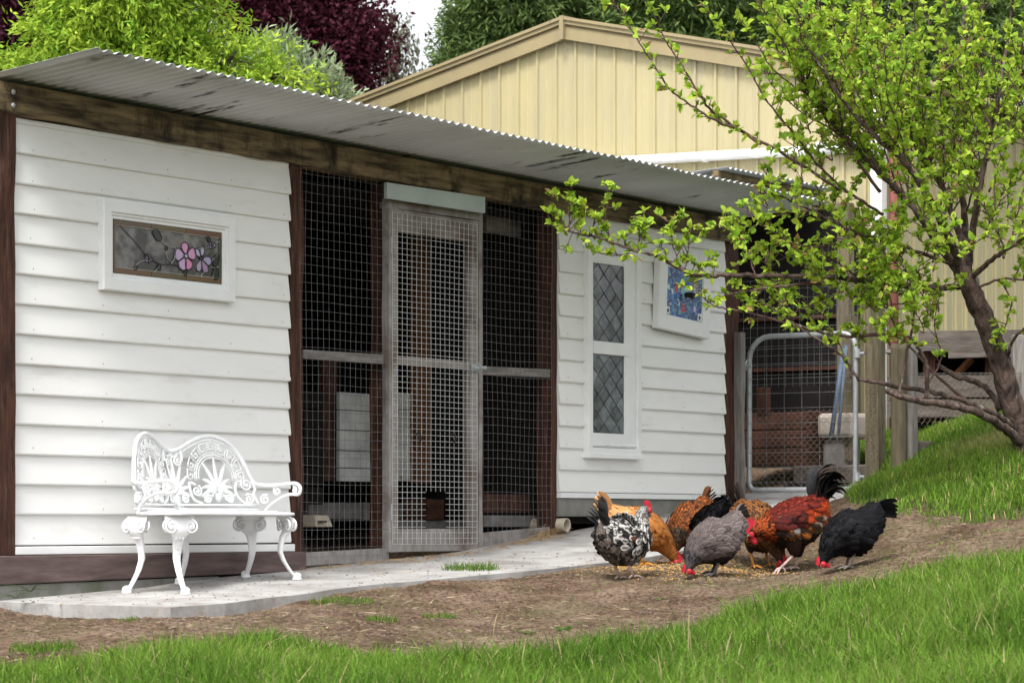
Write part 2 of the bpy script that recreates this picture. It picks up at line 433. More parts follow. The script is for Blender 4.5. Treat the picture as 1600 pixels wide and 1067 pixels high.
def build_terrain():
    xs = np.concatenate([np.linspace(-400, -30, 8), np.linspace(-24, -6, 10), np.linspace(-5, -2.6, 30), np.linspace(-2.55, 4.6, 330), np.linspace(4.7, 7, 20), np.linspace(9, 26, 8), np.linspace(40, 400, 7)])
    ys = np.concatenate([np.linspace(-60, -8, 6), np.linspace(-4, 8.8, 40), np.linspace(8.9, 21, 420), np.linspace(21.2, 28, 40), np.linspace(34, 90, 8), np.linspace(140, 900, 6)])
    XX, YY = np.meshgrid(xs, ys, indexing='ij')
    z = ground(XX, YY)
    far = np.clip((np.maximum(np.abs(XX) - 5, np.maximum(YY - 27, -3 - YY)) / 6), 0, 1)
    z = G(XX, YY) * 1 + relief(XX, YY) * (1 - far)
    # keep the ground below the slab and the coop floor
    s, w = SWof(XX, YY)
    ins = in_slab(s, w)
    z = np.where(ins & (w > -.3), np.minimum(z, slab_z(s, w) - .03), z)
    _, d1, d2 = grass_density(XX, YY)
    g = np.clip(np.maximum(d1, d2), 0, 1)
    g = np.where(far > .3, 1, g)
    nx, ny = XX.shape
    V = np.stack([XX, YY, z + CAMZ], -1).reshape(-1, 3)
    idx = np.arange(nx * ny).reshape(nx, ny)
    Fc = np.stack([idx[:-1, :-1], idx[1:, :-1], idx[1:, 1:], idx[:-1, 1:]], -1).reshape(-1, 4)
    cols = np.repeat(g.reshape(-1, 1), 3, 1)
    m = bpy.data.materials.new("bare_earth_and_turf"); m.use_nodes = True
    nt = m.node_tree; N = nt.nodes; K = nt.links; b = N["Principled BSDF"]; b.inputs["Roughness"].default_value = .95
    b.inputs["Specular IOR Level"].default_value = .08
    tc = N.new("ShaderNodeTexCoord")
    def nz(sc, det=8):
        n = N.new("ShaderNodeTexNoise"); n.inputs["Scale"].default_value = sc; n.inputs["Detail"].default_value = det; n.inputs["Roughness"].default_value = .65
        K.new(tc.outputs["Object"], n.inputs["Vector"]); return n
    def ramp(n, stops):
        r = N.new("ShaderNodeValToRGB"); e = r.color_ramp.elements
        while len(e) < len(stops): e.new(.5)
        for i, (p, cc) in enumerate(stops): e[i].position = p; e[i].color = (*cc, 1)
        K.new(n.outputs[0], r.inputs[0]); return r
    base = ramp(nz(3.0), [(.32, (.088,.055,.037)), (.48, (.16,.108,.075)), (.68, (.245,.18,.132))])
    grit = ramp(nz(38, 6), [(.37, (.38,.33,.29)), (.5, (1,1,1)), (.65, (1.5,1.47,1.42))])
    mul = N.new("ShaderNodeMix"); mul.data_type = 'RGBA'; mul.blend_type = 'MULTIPLY'; mul.inputs[0].default_value = 1
    K.new(base.outputs[0], mul.inputs[6]); K.new(grit.outputs[0], mul.inputs[7])
    moss = ramp(nz(2.2), [(.5, (0,0,0)), (.64, (1,1,1))])
    mm = N.new("ShaderNodeMix"); mm.data_type = 'RGBA'; K.new(moss.outputs[0], mm.inputs[0])
    sc_ = N.new("ShaderNodeMath"); sc_.operation = 'MULTIPLY'; K.new(moss.outputs[0], sc_.inputs[0]); sc_.inputs[1].default_value = .35
    K.new(sc_.outputs[0], mm.inputs[0])
    K.new(mul.outputs[2], mm.inputs[6]); mm.inputs[7].default_value = (.085,.10,.035,1)
    at = N.new("ShaderNodeAttribute"); at.attribute_name = "Col"
    turf = ramp(nz(30, 4), [(.3, (.025,.04,.010)), (.7, (.06,.085,.02))])
    m2 = N.new("ShaderNodeMix"); m2.data_type = 'RGBA'; K.new(at.outputs["Fac"], m2.inputs[0]); K.new(mm.outputs[2], m2.inputs[6]); K.new(turf.outputs[0], m2.inputs[7])
    K.new(m2.outputs[2], b.inputs["Base Color"])
    bp = N.new("ShaderNodeBump"); bp.inputs["Strength"].default_value = 1.0; bp.inputs["Distance"].default_value = .03
    K.new(nz(70, 5).outputs[0], bp.inputs["Height"]); K.new(bp.outputs[0], b.inputs["Normal"])
    o = np_mesh("ground", V, Fc, cols, m, smooth=True, kind="structure")
    return o
build_terrain()

# ---- concrete slab along the coop
def build_slab():
    # resample the outline
    pts = []
    n = len(SLAB)
    for i in range(n):
        a = Vector(SLAB[i]); b = Vector(SLAB[(i+1) % n])
        k = max(1, int((b - a).length / .09))
        front = i < 12
        for j in range(k):
            p = a.lerp(b, j / k)
            if front: p = p + Vector((random.uniform(-.004,.004), .012 * math.sin(p.x * 7) + random.uniform(-.004,.004)))
            pts.append(p)
    import bmesh
    bm = bmesh.new()
    tops = []
    for p in pts:
        q = CO(p.x, p.y, float(slab_z(p.x, p.y))); tops.append(bm.verts.new(q))
    f = bm.faces.new(tops)
    bmesh.ops.triangulate(bm, faces=[f])
    edges = [e for e in bm.edges if e.is_boundary]
    r = bmesh.ops.extrude_edge_only(bm, edges=edges)
    nv = [v for v in r['geom'] if isinstance(v, bmesh.types.BMVert)]
    for v in nv: v.co.z -= .10
    bmesh.ops.recalc_face_normals(bm, faces=bm.faces)
    me = bpy.data.meshes.new("path"); bm.to_mesh(me); bm.free()
    m = bpy.data.materials.new("worn_stamped_concrete"); m.use_nodes = True
    nt = m.node_tree; N = nt.nodes; K = nt.links; b = N["Principled BSDF"]; b.inputs["Roughness"].default_value = .92
    tc = N.new("ShaderNodeTexCoord"); mp = N.new("ShaderNodeMapping"); mp.inputs["Rotation"].default_value = (0, 0, -TH)
    K.new(tc.outputs["Object"], mp.inputs[0])
    def nz(sc, det=8):
        n_ = N.new("ShaderNodeTexNoise"); n_.inputs["Scale"].default_value = sc; n_.inputs["Detail"].default_value = det; n_.inputs["Roughness"].default_value = .65
        K.new(mp.outputs[0], n_.inputs["Vector"]); return n_
    def ramp(src, stops):
        r_ = N.new("ShaderNodeValToRGB"); e = r_.color_ramp.elements
        while len(e) < len(stops): e.new(.5)
        for i, (p, cc) in enumerate(stops): e[i].position = p; e[i].color = (*cc, 1)
        K.new(src, r_.inputs[0]); return r_
    c1 = ramp(nz(3.2).outputs[0], [(.32, (.185,.175,.165)), (.5, (.315,.305,.295)), (.7, (.41,.405,.395))])
    d1 = ramp(nz(9).outputs[0], [(.55, (0,0,0)), (.75, (1,1,1))])
    mx = N.new("ShaderNodeMix"); mx.data_type = 'RGBA'; K.new(d1.outputs[0], mx.inputs[0]); K.new(c1.outputs[0], mx.inputs[6]); mx.inputs[7].default_value = (.22,.175,.14,1)
    br = N.new("ShaderNodeTexBrick"); br.inputs["Scale"].default_value = 4.4; br.inputs["Mortar Size"].default_value = .02; br.inputs["Mortar Smooth"].default_value = .6
    br.inputs["Color1"].default_value = (1,1,1,1); br.inputs["Color2"].default_value = (.93,.93,.93,1); br.inputs["Mortar"].default_value = (.72,.70,.68,1)
    K.new(mp.outputs[0], br.inputs["Vector"])
    mu = N.new("ShaderNodeMix"); mu.data_type = 'RGBA'; mu.blend_type = 'MULTIPLY'
    mk = ramp(nz(1.1, 3).outputs[0], [(.5, (0,0,0)), (.66, (.5,.5,.5))]); K.new(mk.outputs[0], mu.inputs[0])
    K.new(mx.outputs[2], mu.inputs[6]); K.new(br.outputs["Color"], mu.inputs[7]); K.new(mu.outputs[2], b.inputs["Base Color"])
    bp = N.new("ShaderNodeBump"); bp.inputs["Strength"].default_value = .5; bp.inputs["Distance"].default_value = .006
    K.new(nz(45).outputs[0], bp.inputs["Height"]); K.new(bp.outputs[0], b.inputs["Normal"])
    me.materials.append(m)
    o = new_obj("path", me); o["kind"] = "structure"
build_slab()

# ---- grass
def blades(X, Y, H, Wd, name, lean=.55, cols=None, base_z=None, parent=None, label=None):
    n = len(X)
    z = (ground(X, Y) if base_z is None else base_z) + CAMZ - .004
    a = rng.uniform(0, 2*np.pi, n); ln = np.abs(rng.normal(0, lean, n)) + .12
    dirx, diry = np.cos(a), np.sin(a)
    fx = rng.uniform(0, 2*np.pi, n); wx, wy = np.cos(fx) * Wd, np.sin(fx) * Wd * .6
    B = np.stack([X, Y, z], -1)
    V = np.empty((n, 5, 3))
    def at(t, bend): return B + np.stack([dirx * ln * H * bend, diry * ln * H * bend, H * (t - .35 * np.minimum(ln, 1.3) * bend)], -1)
    wv = np.stack([wx, wy, np.zeros(n)], -1)
    mid = at(.55, .28); tip = at(1.0, 1.0)
    V[:, 0] = B - wv; V[:, 1] = B + wv; V[:, 2] = mid - wv * .8; V[:, 3] = mid + wv * .8; V[:, 4] = tip
    k = np.arange(n)[:, None, None] * 5
    T = np.array([[0,1,3],[0,3,2],[2,3,4]])[None] + k
    if cols is None:
        h = rng.uniform(0, 1, n)[:, None]; v = rng.uniform(.75, 1.25, n)[:, None]
        g1 = np.array([[.055,.135,.016]]); g2 = np.array([[.13,.22,.03]])
        cols = (g1 * (1-h) + g2 * h) * v
        dry = rng.uniform(0, 1, n) < .035
        cols[dry] = np.array([.36,.30,.15]) * v[dry]
    cc = np.repeat(cols[:, None, :], 5, 1)
    o = np_mesh(name, V.reshape(-1, 3), T.reshape(-1, 3), cc.reshape(-1, 3), M['grass'], parent=parent)
    return o

def patchcol(X, Y, n):
    p = np.clip(.5 + .9 * wav(X, Y, 3.0, 21) + .5 * wav(X, Y, 9, 22), 0, 1)[:, None]
    h = np.clip(p * .7 + rng.uniform(0, .5, n)[:, None], 0, 1); v = rng.uniform(.5, 1.4, n)[:, None]
    g1 = np.array([[.060,.145,.014]]); g2 = np.array([[.155,.262,.036]])
    cols = (g1 * (1-h) + g2 * h) * v
    dry = rng.uniform(0, 1, n) < .055
    cols[dry] = np.array([.36,.30,.15]) * v[dry]
    return cols

def slope_cols(X, Y, n):
    cc = patchcol(X, Y, n) * np.array([[1.3, 1.22, 1.2]])
    q = hit(1560, 694, 15, 22); d = np.hypot((X - q.x) / .35, (Y - q.y) / .6) + .35 * wav(X, Y, 9, 41)
    q2 = hit(1440, 668, 15, 22); d = np.minimum(d, np.hypot((X - q2.x) / .25, (Y - q2.y) / .4) + .4 + .35 * wav(X, Y, 9, 42))
    k = np.clip(1.2 - d, 0, 1)[:, None] * rng.uniform(.3, 1, n)[:, None]
    return cc * (1 - k) + np.array([[.34, .29, .13]]) * k
def lawn():
    # near lawn
    N = 340000
    Y = 8.6 + (14.6 - 8.6) * rng.uniform(0, 1, N); X = rng.uniform(-(.19 * Y + .6), .19 * Y + 1.3)
    d, d1, d2 = grass_density(X, Y)
    keep = rng.uniform(0, 1, N) < d1
    X, Y, d1 = X[keep], Y[keep], d1[keep]
    n = len(X)
    H = (.055 + .15 * rng.beta(2, 3.4, n)) * (.25 + .75 * d1) * (1 + .6 * wav(X, Y, 5, 31)); 
    o = blades(X, Y, H, .0019 + .0026 * rng.uniform(0, 1, n)**2, "lawn_grass", cols=patchcol(X, Y, n)); o["kind"] = "stuff"
    # upper slope
    N = 150000
    Y = rng.uniform(15.2, 22.5, N); X = rng.uniform(1.6, 6.0, N)
    d, d1, d2 = grass_density(X, Y)
    keep = rng.uniform(0, 1, N) < d2
    X, Y, d2 = X[keep], Y[keep], d2[keep]; n = len(X)
    H = (.04 + .085 * rng.beta(2, 3, n)) * (.2 + .8 * d2) * (1 + .6 * wav(X, Y, 4, 32))
    o = blades(X, Y, H, .0022 + .002 * rng.uniform(0, 1, n), "slope_grass", cols=slope_cols(X, Y, n)); o["kind"] = "stuff"
    # sparse weeds on the earth
    N = 110000
    Y = rng.uniform(10.5, 17, N); X = rng.uniform(-3, 4.2, N)
    d, d1, d2 = grass_density(X, Y)
    s, w = SWof(X, Y)
    ok = (rng.uniform(0, 1, N) < np.maximum(d, .03)) & (d1 < .2) & (d2 < .2) & ~in_slab(s, w) & (w > .5)
    X, Y = X[ok], Y[ok]; n = len(X)
    cols = patchcol(X, Y, n); lo = rng.uniform(0, 1, n) < .3; cols[lo] = np.array([.26,.2,.12]) * rng.uniform(.7, 1.2, lo.sum())[:, None]
    o = blades(X, Y, .012 + .03 * rng.beta(2, 4, n), .0013 + .0012 * rng.uniform(0, 1, n), "sparse_turf", lean=1.2, cols=cols); o["kind"] = "stuff"
lawn()

def tuft(x, y, n, rad, h, name, label, group=None, cat="grass tuft", cols=None, wd=.0018):
    p = hit(x, y)
    rr = rad * np.sqrt(rng.uniform(0, 1, n)); a = rng.uniform(0, 6.28, n)
    X = p.x + rr * np.cos(a); Y = p.y + rr * np.sin(a) * .7
    s, w = SWof(X, Y); bz = np.where(in_slab(s, w), np.maximum(ground(X, Y), slab_z(s, w)), ground(X, Y))
    o = blades(X, Y, h * (.4 + .6 * rng.uniform(0, 1, n)), np.full(n, wd), name, cols=cols, base_z=bz)
    tag(o, label, cat, group)
    return o
tuft(735, 890, 420, .16, .07, "grass_tuft", "small green grass tuft at the edge of the concrete path below the wire door", "grass tufts on bare earth")
tuft(65, 1018, 420, .14, .06, "grass_tuft", "grass tuft alone on the bare earth at the left of the photo", "grass tufts on bare earth")
tuft(535, 940, 300, .17, .05, "grass_tuft", "low grass patch on bare earth just right of the bench slab", "grass tufts on bare earth")
tuft(597, 968, 160, .08, .05, "grass_tuft", "bright small grass tuft on bare earth midway between path and lawn", "grass tufts on bare earth")
tuft(688, 964, 140, .09, .045, "grass_tuft", "thin grass tuft on the earth below the middle of the photo", "grass tufts on bare earth")
tuft(200, 972, 60, .05, .035, "grass_tuft", "tiny grass sprout on the earth below the white bench", "grass tufts on bare earth")
tuft(1425, 775, 300, .2, .10, "grass_tuft", "long grass clump at the foot of the double post", "grass tufts by the posts")
tuft(1366, 772, 260, .16, .13, "grass_tuft", "long grass clump at the foot of the gate post", "grass tufts by the posts")
tuft(1318, 724, 160, .12, .16, "grass_tuft", "tall grass clump beside the pale blocks behind the gate", "grass tufts behind the gate")
tuft(1205, 754, 200, .16, .08, "grass_tuft", "low grass clump just inside the gate at its latch side", "grass tufts behind the gate")
tuft(1262, 728, 120, .10, .08, "grass_tuft", "grass clump on the sleeper step behind the middle of the gate", "grass tufts behind the gate")
def stalks():
    mb = MB()
    for x, y, h in ((880,1062,.16),(1075,1060,.26),(1082,1062,.22),(1150,1064,.14),(1130,1066,.18),(770,1005,.13),(1205,1035,.12),(1330,1050,.15),(430,1050,.12)):
        p = hit(x, y); a = random.uniform(-.25,.25); g = random.uniform(.8,1.2)
        pts = [p + Vector((a*h*f*f, 0, h*f)) for f in np.linspace(0,1,6)]; mb.tube(pts, [.0016,.0015,.0014,.0022,.003,.0006], 5, (.42*g,.36*g,.19*g))
    mb.build("dry_grass_stalks", M['grass'], kind="stuff")
stalks()
# broadleaf weeds
def weed(x, y, r, n, label):
    p = hit(x, y); mb = MB()
    for k in range(n):
        a = random.uniform(0, 6.28); l = r * random.uniform(.5, 1); d = Vector((math.cos(a), math.sin(a), random.uniform(.15, .7)))
        t = Vector((-math.sin(a), math.cos(a), 0)); g = random.uniform(.7, 1.3); cc = (.12*g, .21*g, .05*g)
        b0 = p + d * .1 * l; m1 = p + d * .6 * l; e = p + Vector((d.x, d.y, d.z * .4)) * l
        mb.add([b0, m1 + t * l * .3, e, m1 - t * l * .3], [(0,1,2,3)], cc)
    o = mb.build("broadleaf_weed", M['leaf']); tag(o, label, "weed", "flat weeds on bare earth")
weed(878, 985, .06, 11, "pale clover-like weed on the earth near the lawn edge, largest of the flat weeds")
weed(826, 990, .05, 8, "flat weed left of the largest weed near the lawn edge")
weed(1032, 938, .035, 8, "small round weed on the earth below the speckled hen")
weed(905, 975, .03, 6, "small flat weed just above the largest weed")

# ---- loose debris: clods, straw, chips
def debris():
    n = 16000
    Y = rng.uniform(11, 17, n); X = rng.uniform(-2.8, 4.0, n)
    _, d1, d2 = grass_density(X, Y); s, w = SWof(X, Y); ins = in_slab(s, w)
    ok = (d1 < .4) & (d2 < .4) & (w > .03) & (~ins | (rng.uniform(0, 1, n) < .22)); X, Y, ins, s, w = X[ok], Y[ok], ins[ok], s[ok], w[ok]; n = len(X)
    z = np.where(ins, np.maximum(slab_z(s, w), ground(X, Y)), ground(X, Y)) + CAMZ
    sz = .004 + .013 * rng.beta(1.2, 4, n); el = np.where(rng.uniform(0, 1, n) < .17, rng.uniform(3, 6, n), 1.0)
    a = rng.uniform(0, 6.28, n); tx = np.stack([np.cos(a), np.sin(a), rng.normal(0, .15, n)], -1) * (sz * el)[:, None]
    ty = np.stack([-np.sin(a), np.cos(a), np.zeros(n)], -1) * (sz * np.where(el > 1, .35, .8))[:, None]
    tz = np.stack([np.zeros(n), np.zeros(n), sz * .6], -1); tz[el > 1] *= .5
    B = np.stack([X, Y, z], -1)
    V = np.stack([B + tx, B + ty, B - tx, B - ty, B + tz], 1)
    T = (np.array([[0,1,4],[1,2,4],[2,3,4],[3,0,4]])[None] + np.arange(n)[:, None, None] * 5).reshape(-1, 3)
    v = rng.uniform(.6, 1.3, n)[:, None]
    cols = np.where((el > 1)[:, None], np.array([[.30,.24,.15]]), np.array([[.15,.11,.085]])) * v
    o = np_mesh("ground_debris", V.reshape(-1, 3), T, np.repeat(cols[:, None], 5, 1).reshape(-1, 3), M['debris'], kind="stuff")
debris()
def feed():
    n = 1500
    p = hit(1115, 893)
    X = p.x + rng.normal(0, .30, n); Y = p.y + rng.normal(.0, .32, n)
    p2 = hit(1005, 885); k = n // 3; X[:k] = p2.x + rng.normal(0, .14, k); Y[:k] = p2.y + rng.normal(0, .2, k)
    z = ground(X, Y); s, w = SWof(X, Y); z = np.where(in_slab(s, w), np.maximum(z, slab_z(s, w)), z) + CAMZ
    r = .0042 * rng.uniform(.7, 1.3, n)
    B = np.stack([X, Y, z + r * .6], -1)
    off = np.array([[1,0,0],[0,1,0],[-1,0,0],[0,-1,0],[0,0,1]])
    V = B[:, None] + off[None] * r[:, None, None]
    T = (np.array([[0,1,4],[1,2,4],[2,3,4],[3,0,4]])[None] + np.arange(n)[:, None, None] * 5).reshape(-1, 3)
    cols = np.array([[.42,.25,.075]]) * rng.uniform(.6, 1.3, n)[:, None]
    np_mesh("chicken_feed", V.reshape(-1, 3), T, np.repeat(cols[:, None], 5, 1).reshape(-1, 3), M['debris'], kind="stuff")
feed()
def sprout(x, y, Z, label, n=9, h=.16):
    e = P(x, y, Z); mb = MB()
    for k in range(n):
        a = random.uniform(-1.2, 1.2); l = h*random.uniform(.5, 1); t = Vector((math.sin(a)*.9, -.25 + random.gauss(0,.15), math.cos(a)))
        pts = [e + t*l*f + Vector((math.sin(a)*.06*f*f, 0, -.05*f*f)) for f in (0,.35,.7,1)]; mb.tube(pts, [.003,.0055,.004,.0006], 4, (.10*random.uniform(.8,1.2),.16,.05), flat=.2)
    tag(mb.build("bank_sprout", M['leaf']), label, "weed", "sprouts growing out by the bearer beam")
sprout(26, 934, 13.75, "thin grassy sprout at the far left end of the slab footing")
sprout(48, 924, 13.9, "smaller grassy sprout just right of the leftmost one")
# ------------------------------------------------------------------ the coop
coop = empty("chicken_coop", (X0, Y0, CAMZ - ZB), TH, "long white weatherboard chicken coop with wire run and corrugated overhanging roof", "chicken coop")
ZT = 2.0                      # underside of the beam
def beam_drop(s): return -.0070 * s

def board(sa, sb, zb, pitch, name="weatherboard"):
    """one weatherboard, bull-nosed, with slightly wandering edges"""
    prof = [(-.004, 0.004), (.020, 0.0), (.030, .002), (.033, .009), (.032, .019), (.0160, pitch + .003), (-.004, pitch + .004)]
    n = max(2, int((sb - sa) / .3)); mb = MB(); k = len(prof)
    j0, j1 = random.uniform(-.0015, .0015), random.uniform(-.0015, .0015)
    ph = random.uniform(0, 6)
    vs = []
    for i in range(n + 1):
        t = i / n; s = sa + (sb - sa) * t
        dz = j0 * (1-t) + j1 * t + .0007 * math.sin(t * 5 + ph); dw = .0006 * math.sin(t * 7 + ph * 2)
        for (w, z) in prof: vs.append(L(s, w + dw, zb + z + dz))
    fs = []
    for i in range(n):
        for j in range(k):
            j2 = (j + 1) % k
            fs.append((i*k+j, (i+1)*k+j, (i+1)*k+j2, i*k+j2))
    fs.append(tuple(range(k))); fs.append(tuple(range(n*k, n*k+k))[::-1])
    mb.add(vs, fs)
    return mb.build(name, M['paint'], coop)

SL0, SL1 = SX(19.5, .03), SX(454, .03)
for i in range(14):
    board(SL0 + random.uniform(-.003, .003), SL1 + random.uniform(-.006, .006), -.105 + i * .1478, .1478)
SR0, SR1 = SX(874.5, .03), SX(1134, .03)
for i in range(13):
    board(SR0, SR1 + random.uniform(-.008, .008), .198 + i * .1392, .1392)

def part_box(name, m, sa, sb, wa, wb, za, zb, bevel=.003, label=None, parent=None, kind=None):
    mb = MB(); mb.box(L(sa, wa, za), L(sb, wb, zb))
    return mb.build(name, m, parent or coop, bevel=bevel, label=label, kind=kind)

def rough_post(name, m, sa, sb, wa, wb, za, zb, rough=.006, label=None, n=26, parent=None, fr=None):
    """a sawn post with wandering, splintered edges; fr maps (s, w, z) to coordinates"""
    fr = fr or L
    mb = MB(); vs = []
    ring = [(sa, wa), (sa, wb), ((sa+sb)/2, wb), (sb, wb), (sb, wa), ((sa+sb)/2, wa)]
    sd = random.uniform(0, 50)
    for i in range(n + 1):
        z = za + (zb - za) * i / n
        for j, (s, w) in enumerate(ring):
            ds = rough * mnoise.noise(Vector((j * 7.3 + sd, z * 2.2, 0))) * 2 + rough * .5 * mnoise.noise(Vector((j * 3.1 + sd, z * 13, 4)))
            dw = rough * mnoise.noise(Vector((j * 5.3 + sd, z * 2.9, 9))) * 1.5
            vs.append(fr(s + ds, w + dw, z))
    k = len(ring); fs = []
    for i in range(n):
        for j in range(k):
            j2 = (j+1) % k; fs.append((i*k+j, i*k+j2, (i+1)*k+j2, (i+1)*k+j))
    fs.append(tuple(range(k))[::-1]); fs.append(tuple(range(n*k, n*k+k)))
    mb.add(vs, fs)
    return mb.build(name, m, parent or coop, label=label)

nails = MB()
for i in range(14):
    for s_ in (.12, .62, 1.12, 1.62, 2.08):
        if random.random() < .8: nails.ball(L(s_ + random.gauss(0,.012), .031, -.105 + i*.1478 + .030 + random.gauss(0,.004)), (.0032,.0025,.0032), 6, 4)
for i in range(13):
    for s_ in (SR0 + .08, SR0 + 1.0, SR0 + 1.5, SR1 - .06):
        if random.random() < .8: nails.ball(L(s_ + random.gauss(0,.012), .031, .198 + i*.1392 + .030 + random.gauss(0,.004)), (.0032,.0025,.0032), 6, 4)
nails.build("nail_heads", M['greywood'], coop, kind="stuff")
# base strips
part_box("base_trim", M['trim'], SL0 - .0, SX(463, .06), -.02, .052, -.152, -.112, label="white painted strip under the left weatherboards")
part_box("base_trim", M['trim'], SR0, SX(1128, .05), -.02, .045, .163, .196, label="pale strip under the right weatherboards")
# purple brown bearer, tilting with the ground
mb = MB()
mb.hexa([L(-.45,-.1,-.30), L(SX(479,.075),-.1,-.262), L(SX(479,.075),.075,-.262), L(-.45,.075,-.30), L(-.45,-.1,-.156), L(SX(479,.075),-.1,-.154), L(SX(479,.075),.075,-.154), L(-.45,.075,-.156)])
mb.build("bearer_beam", M['bearer'], coop, bevel=.006)
mb = MB()
mb.hexa([L(-.45,-.1,-.52), L(1.5,-.1,-.42), L(1.5,.06,-.42), L(-.45,.06,-.52), L(-.45,-.1,-.302), L(1.5,-.1,-.279), L(1.5,.06,-.279), L(-.45,.06,-.302)])
mb.build("footing", M['footing'], coop, bevel=.006)
mb = MB()
mb.hexa([L(SR0,-.1,.045), L(6.3,-.1,.05), L(6.3,.03,.05), L(SR0,.03,.045), L(SR0,-.1,.161), L(6.98,-.1,.161), L(6.98,.03,.161), L(SR0,.03,.161)])
mb.build("footing", M['footing'], coop, bevel=.005, label="grey concrete skirt under the right weatherboards")

# posts
rough_post("post", M['redwood'], -.30, SL0 - .004, -.10, .055, -.153, 2.02)
rough_post("post", M['redwood'], SL1 + .004, SX(474, .03), -.10, .03, -.153, 2.02, .008)
rough_post("post", M['redwood'], SX(600, -.01), SX(607, -.01), -.11, -.01, -.25, 2.0, .009)
rough_post("post", M['redwood'], SX(745, .0), SX(754.5, .0), -.10, .0, -.20, 1.95, .004)
rough_post("post", M['redwood'], SX(861, .01), SR0 - .004, -.10, .01, -.13, 1.97, .006)
rough_post("post", M['redwood'], SR1 + .004, SX(1152, .0), -.12, .01, .10, 1.96, .012)

# front beam in two lengths
def beam(sa, sb):
    mb = MB(); n = 26; vs = []; sd = random.uniform(0, 99)
    for i in range(n + 1):
        s = sa + (sb - sa) * i / n; b = ZT + beam_drop(s)
        e = .010 * mnoise.noise(Vector((s * 4 + sd, 0, 0))) + .006 * mnoise.noise(Vector((s * 15 + sd, 3, 0)))
        vs += [L(s, -.06, b), L(s, .055, b + e), L(s, .062, b + .012 + e), L(s, .060, b + .150), L(s, -.06, b + .150)]
    fs = []
    for i in range(n):
        for j in range(5):
            j2 = (j+1) % 5; fs.append((i*5+j, (i+1)*5+j, (i+1)*5+j2, i*5+j2))
    fs.append((0,1,2,3,4)); fs.append(tuple(range(n*5, n*5+5))[::-1])
    mb.add(vs, fs); return mb.build("beam", M['beam'], coop)
beam(-.55, SX(472, .06)); beam(SX(472, .06) + .004, 7.15)
mb = MB()
for y in (144, 165):
    s = SX(22, .07); z = ZY(22, y, .07); mb.ball(L(s, .066, z), (.014, .008, .014))
mb.build("bolt_head", M['galv'], coop, smooth=True)
# top packing strip under the beam on the left wall
part_box("top_strip", M['paint'], SL0, SL1 - .01, -.02, .026, 1.966, 1.992, label="thin white strip under the beam")

# ---- corrugated roof sheets
def corr_sheet(sa, sb, w0, w1, z0, slope, zdrop, amp=.0085, pitch=.076, name="roof_sheet", parent=None, m=None, lift=0.0, fr=None, thick=.0012, n_w=5):
    fr = fr or L
    per = 10; n = int(round((sb - sa) / pitch * per)); vs = []; fs = []
    for i in range(n + 1):
        s = sa + (sb - sa) * i / n
        dz = amp * math.cos(2 * math.pi * s / pitch)
        for j in range(n_w + 1):
            w = w0 + (w1 - w0) * j / n_w
            z = z0 + zdrop * s + slope * w + dz + lift + .004 * mnoise.noise(Vector((s * 1.2, w * 2, 7)))
            vs.append(fr(s, w, z))
    k = n_w + 1
    for i in range(n):
        for j in range(n_w):
            fs.append((i*k+j, (i+1)*k+j, (i+1)*k+j+1, i*k+j+1))
    mb = MB(); mb.add(vs, fs)
    o = mb.build(name, m or M['roof'], parent or coop, smooth=True)
    sol = o.modifiers.new("thickness", 'SOLIDIFY'); sol.thickness = thick; sol.offset = 0
    return o
s = -.16; k = 0
while s < 7.1:
    e = min(s + .80, 7.18)
    corr_sheet(s, e, -2.3, .70 + random.uniform(-.008, .008), 2.176, .097, -.0056, lift=.0016 * (k % 2))
    s += .76; k += 1
# rear wall and room shells, interior shade put into their near-black colour
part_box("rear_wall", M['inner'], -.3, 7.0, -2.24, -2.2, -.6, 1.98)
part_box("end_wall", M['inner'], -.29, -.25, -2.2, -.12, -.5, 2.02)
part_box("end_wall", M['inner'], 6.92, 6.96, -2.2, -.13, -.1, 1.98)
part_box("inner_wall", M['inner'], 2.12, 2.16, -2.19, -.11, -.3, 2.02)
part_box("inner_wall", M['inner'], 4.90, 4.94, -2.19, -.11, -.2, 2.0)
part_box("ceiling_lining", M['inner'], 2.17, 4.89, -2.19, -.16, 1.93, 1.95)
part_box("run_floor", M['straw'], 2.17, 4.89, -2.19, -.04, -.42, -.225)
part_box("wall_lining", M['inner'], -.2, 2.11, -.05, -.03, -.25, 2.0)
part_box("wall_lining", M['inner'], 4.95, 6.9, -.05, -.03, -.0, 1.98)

# ---- things inside the run, seen through the wire (parts of the fit-out)
def inside(name, m, x0, y0, x1, y1, w, dw=.05, label=None, b=.004):
    sa, sb = SX(x0, w), SX(x1, w); xm = (x0 + x1) / 2
    za, zb = ZY(xm, y1, w), ZY(xm, y0, w)
    return part_box(name, m, sa, sb, w - dw, w, za, zb, bevel=b, label=label)
for i, (ya, yb) in enumerate([(614,641),(642,672),(673,704),(705,731),(732,752)]):
    inside("nest_box_board", M['innerwhite'], 531, ya, 583, yb, -.95 - .004 * (i % 2), .03)
for i in range(5): inside("nest_box_board", M['innerwhite'], 622, 614 + i * 27.4, 649, 640.5 + i * 27.4, -.95 - .004 * (i % 2), .03)
for i in range(6): inside("divider_board", M['inner'], 476, 611 + i * 30, 505, 638 + i * 30, -.8, .03)
inside("upright_plank", M['innerbrown'], 651, 345, 675, 755, -.9, .06)
inside("upright_plank", M['redwood'], 508, 560, 528, 752, -1.0, .06)
inside("perch_plank", M['greywoodh'], 762, 343, 842, 368, -.30, .05)
inside("concrete_block", M['block'], 482, 786, 566, 811, -1.0, .2)
inside("concrete_block", M['block'], 568, 786, 640, 812, -1.0, .2)
inside("low_board", M['redwood'], 757, 772, 843, 801, -.22, .04)
inside("concrete_block", M['block'], 757, 805, 845, 823, -.18, .12)
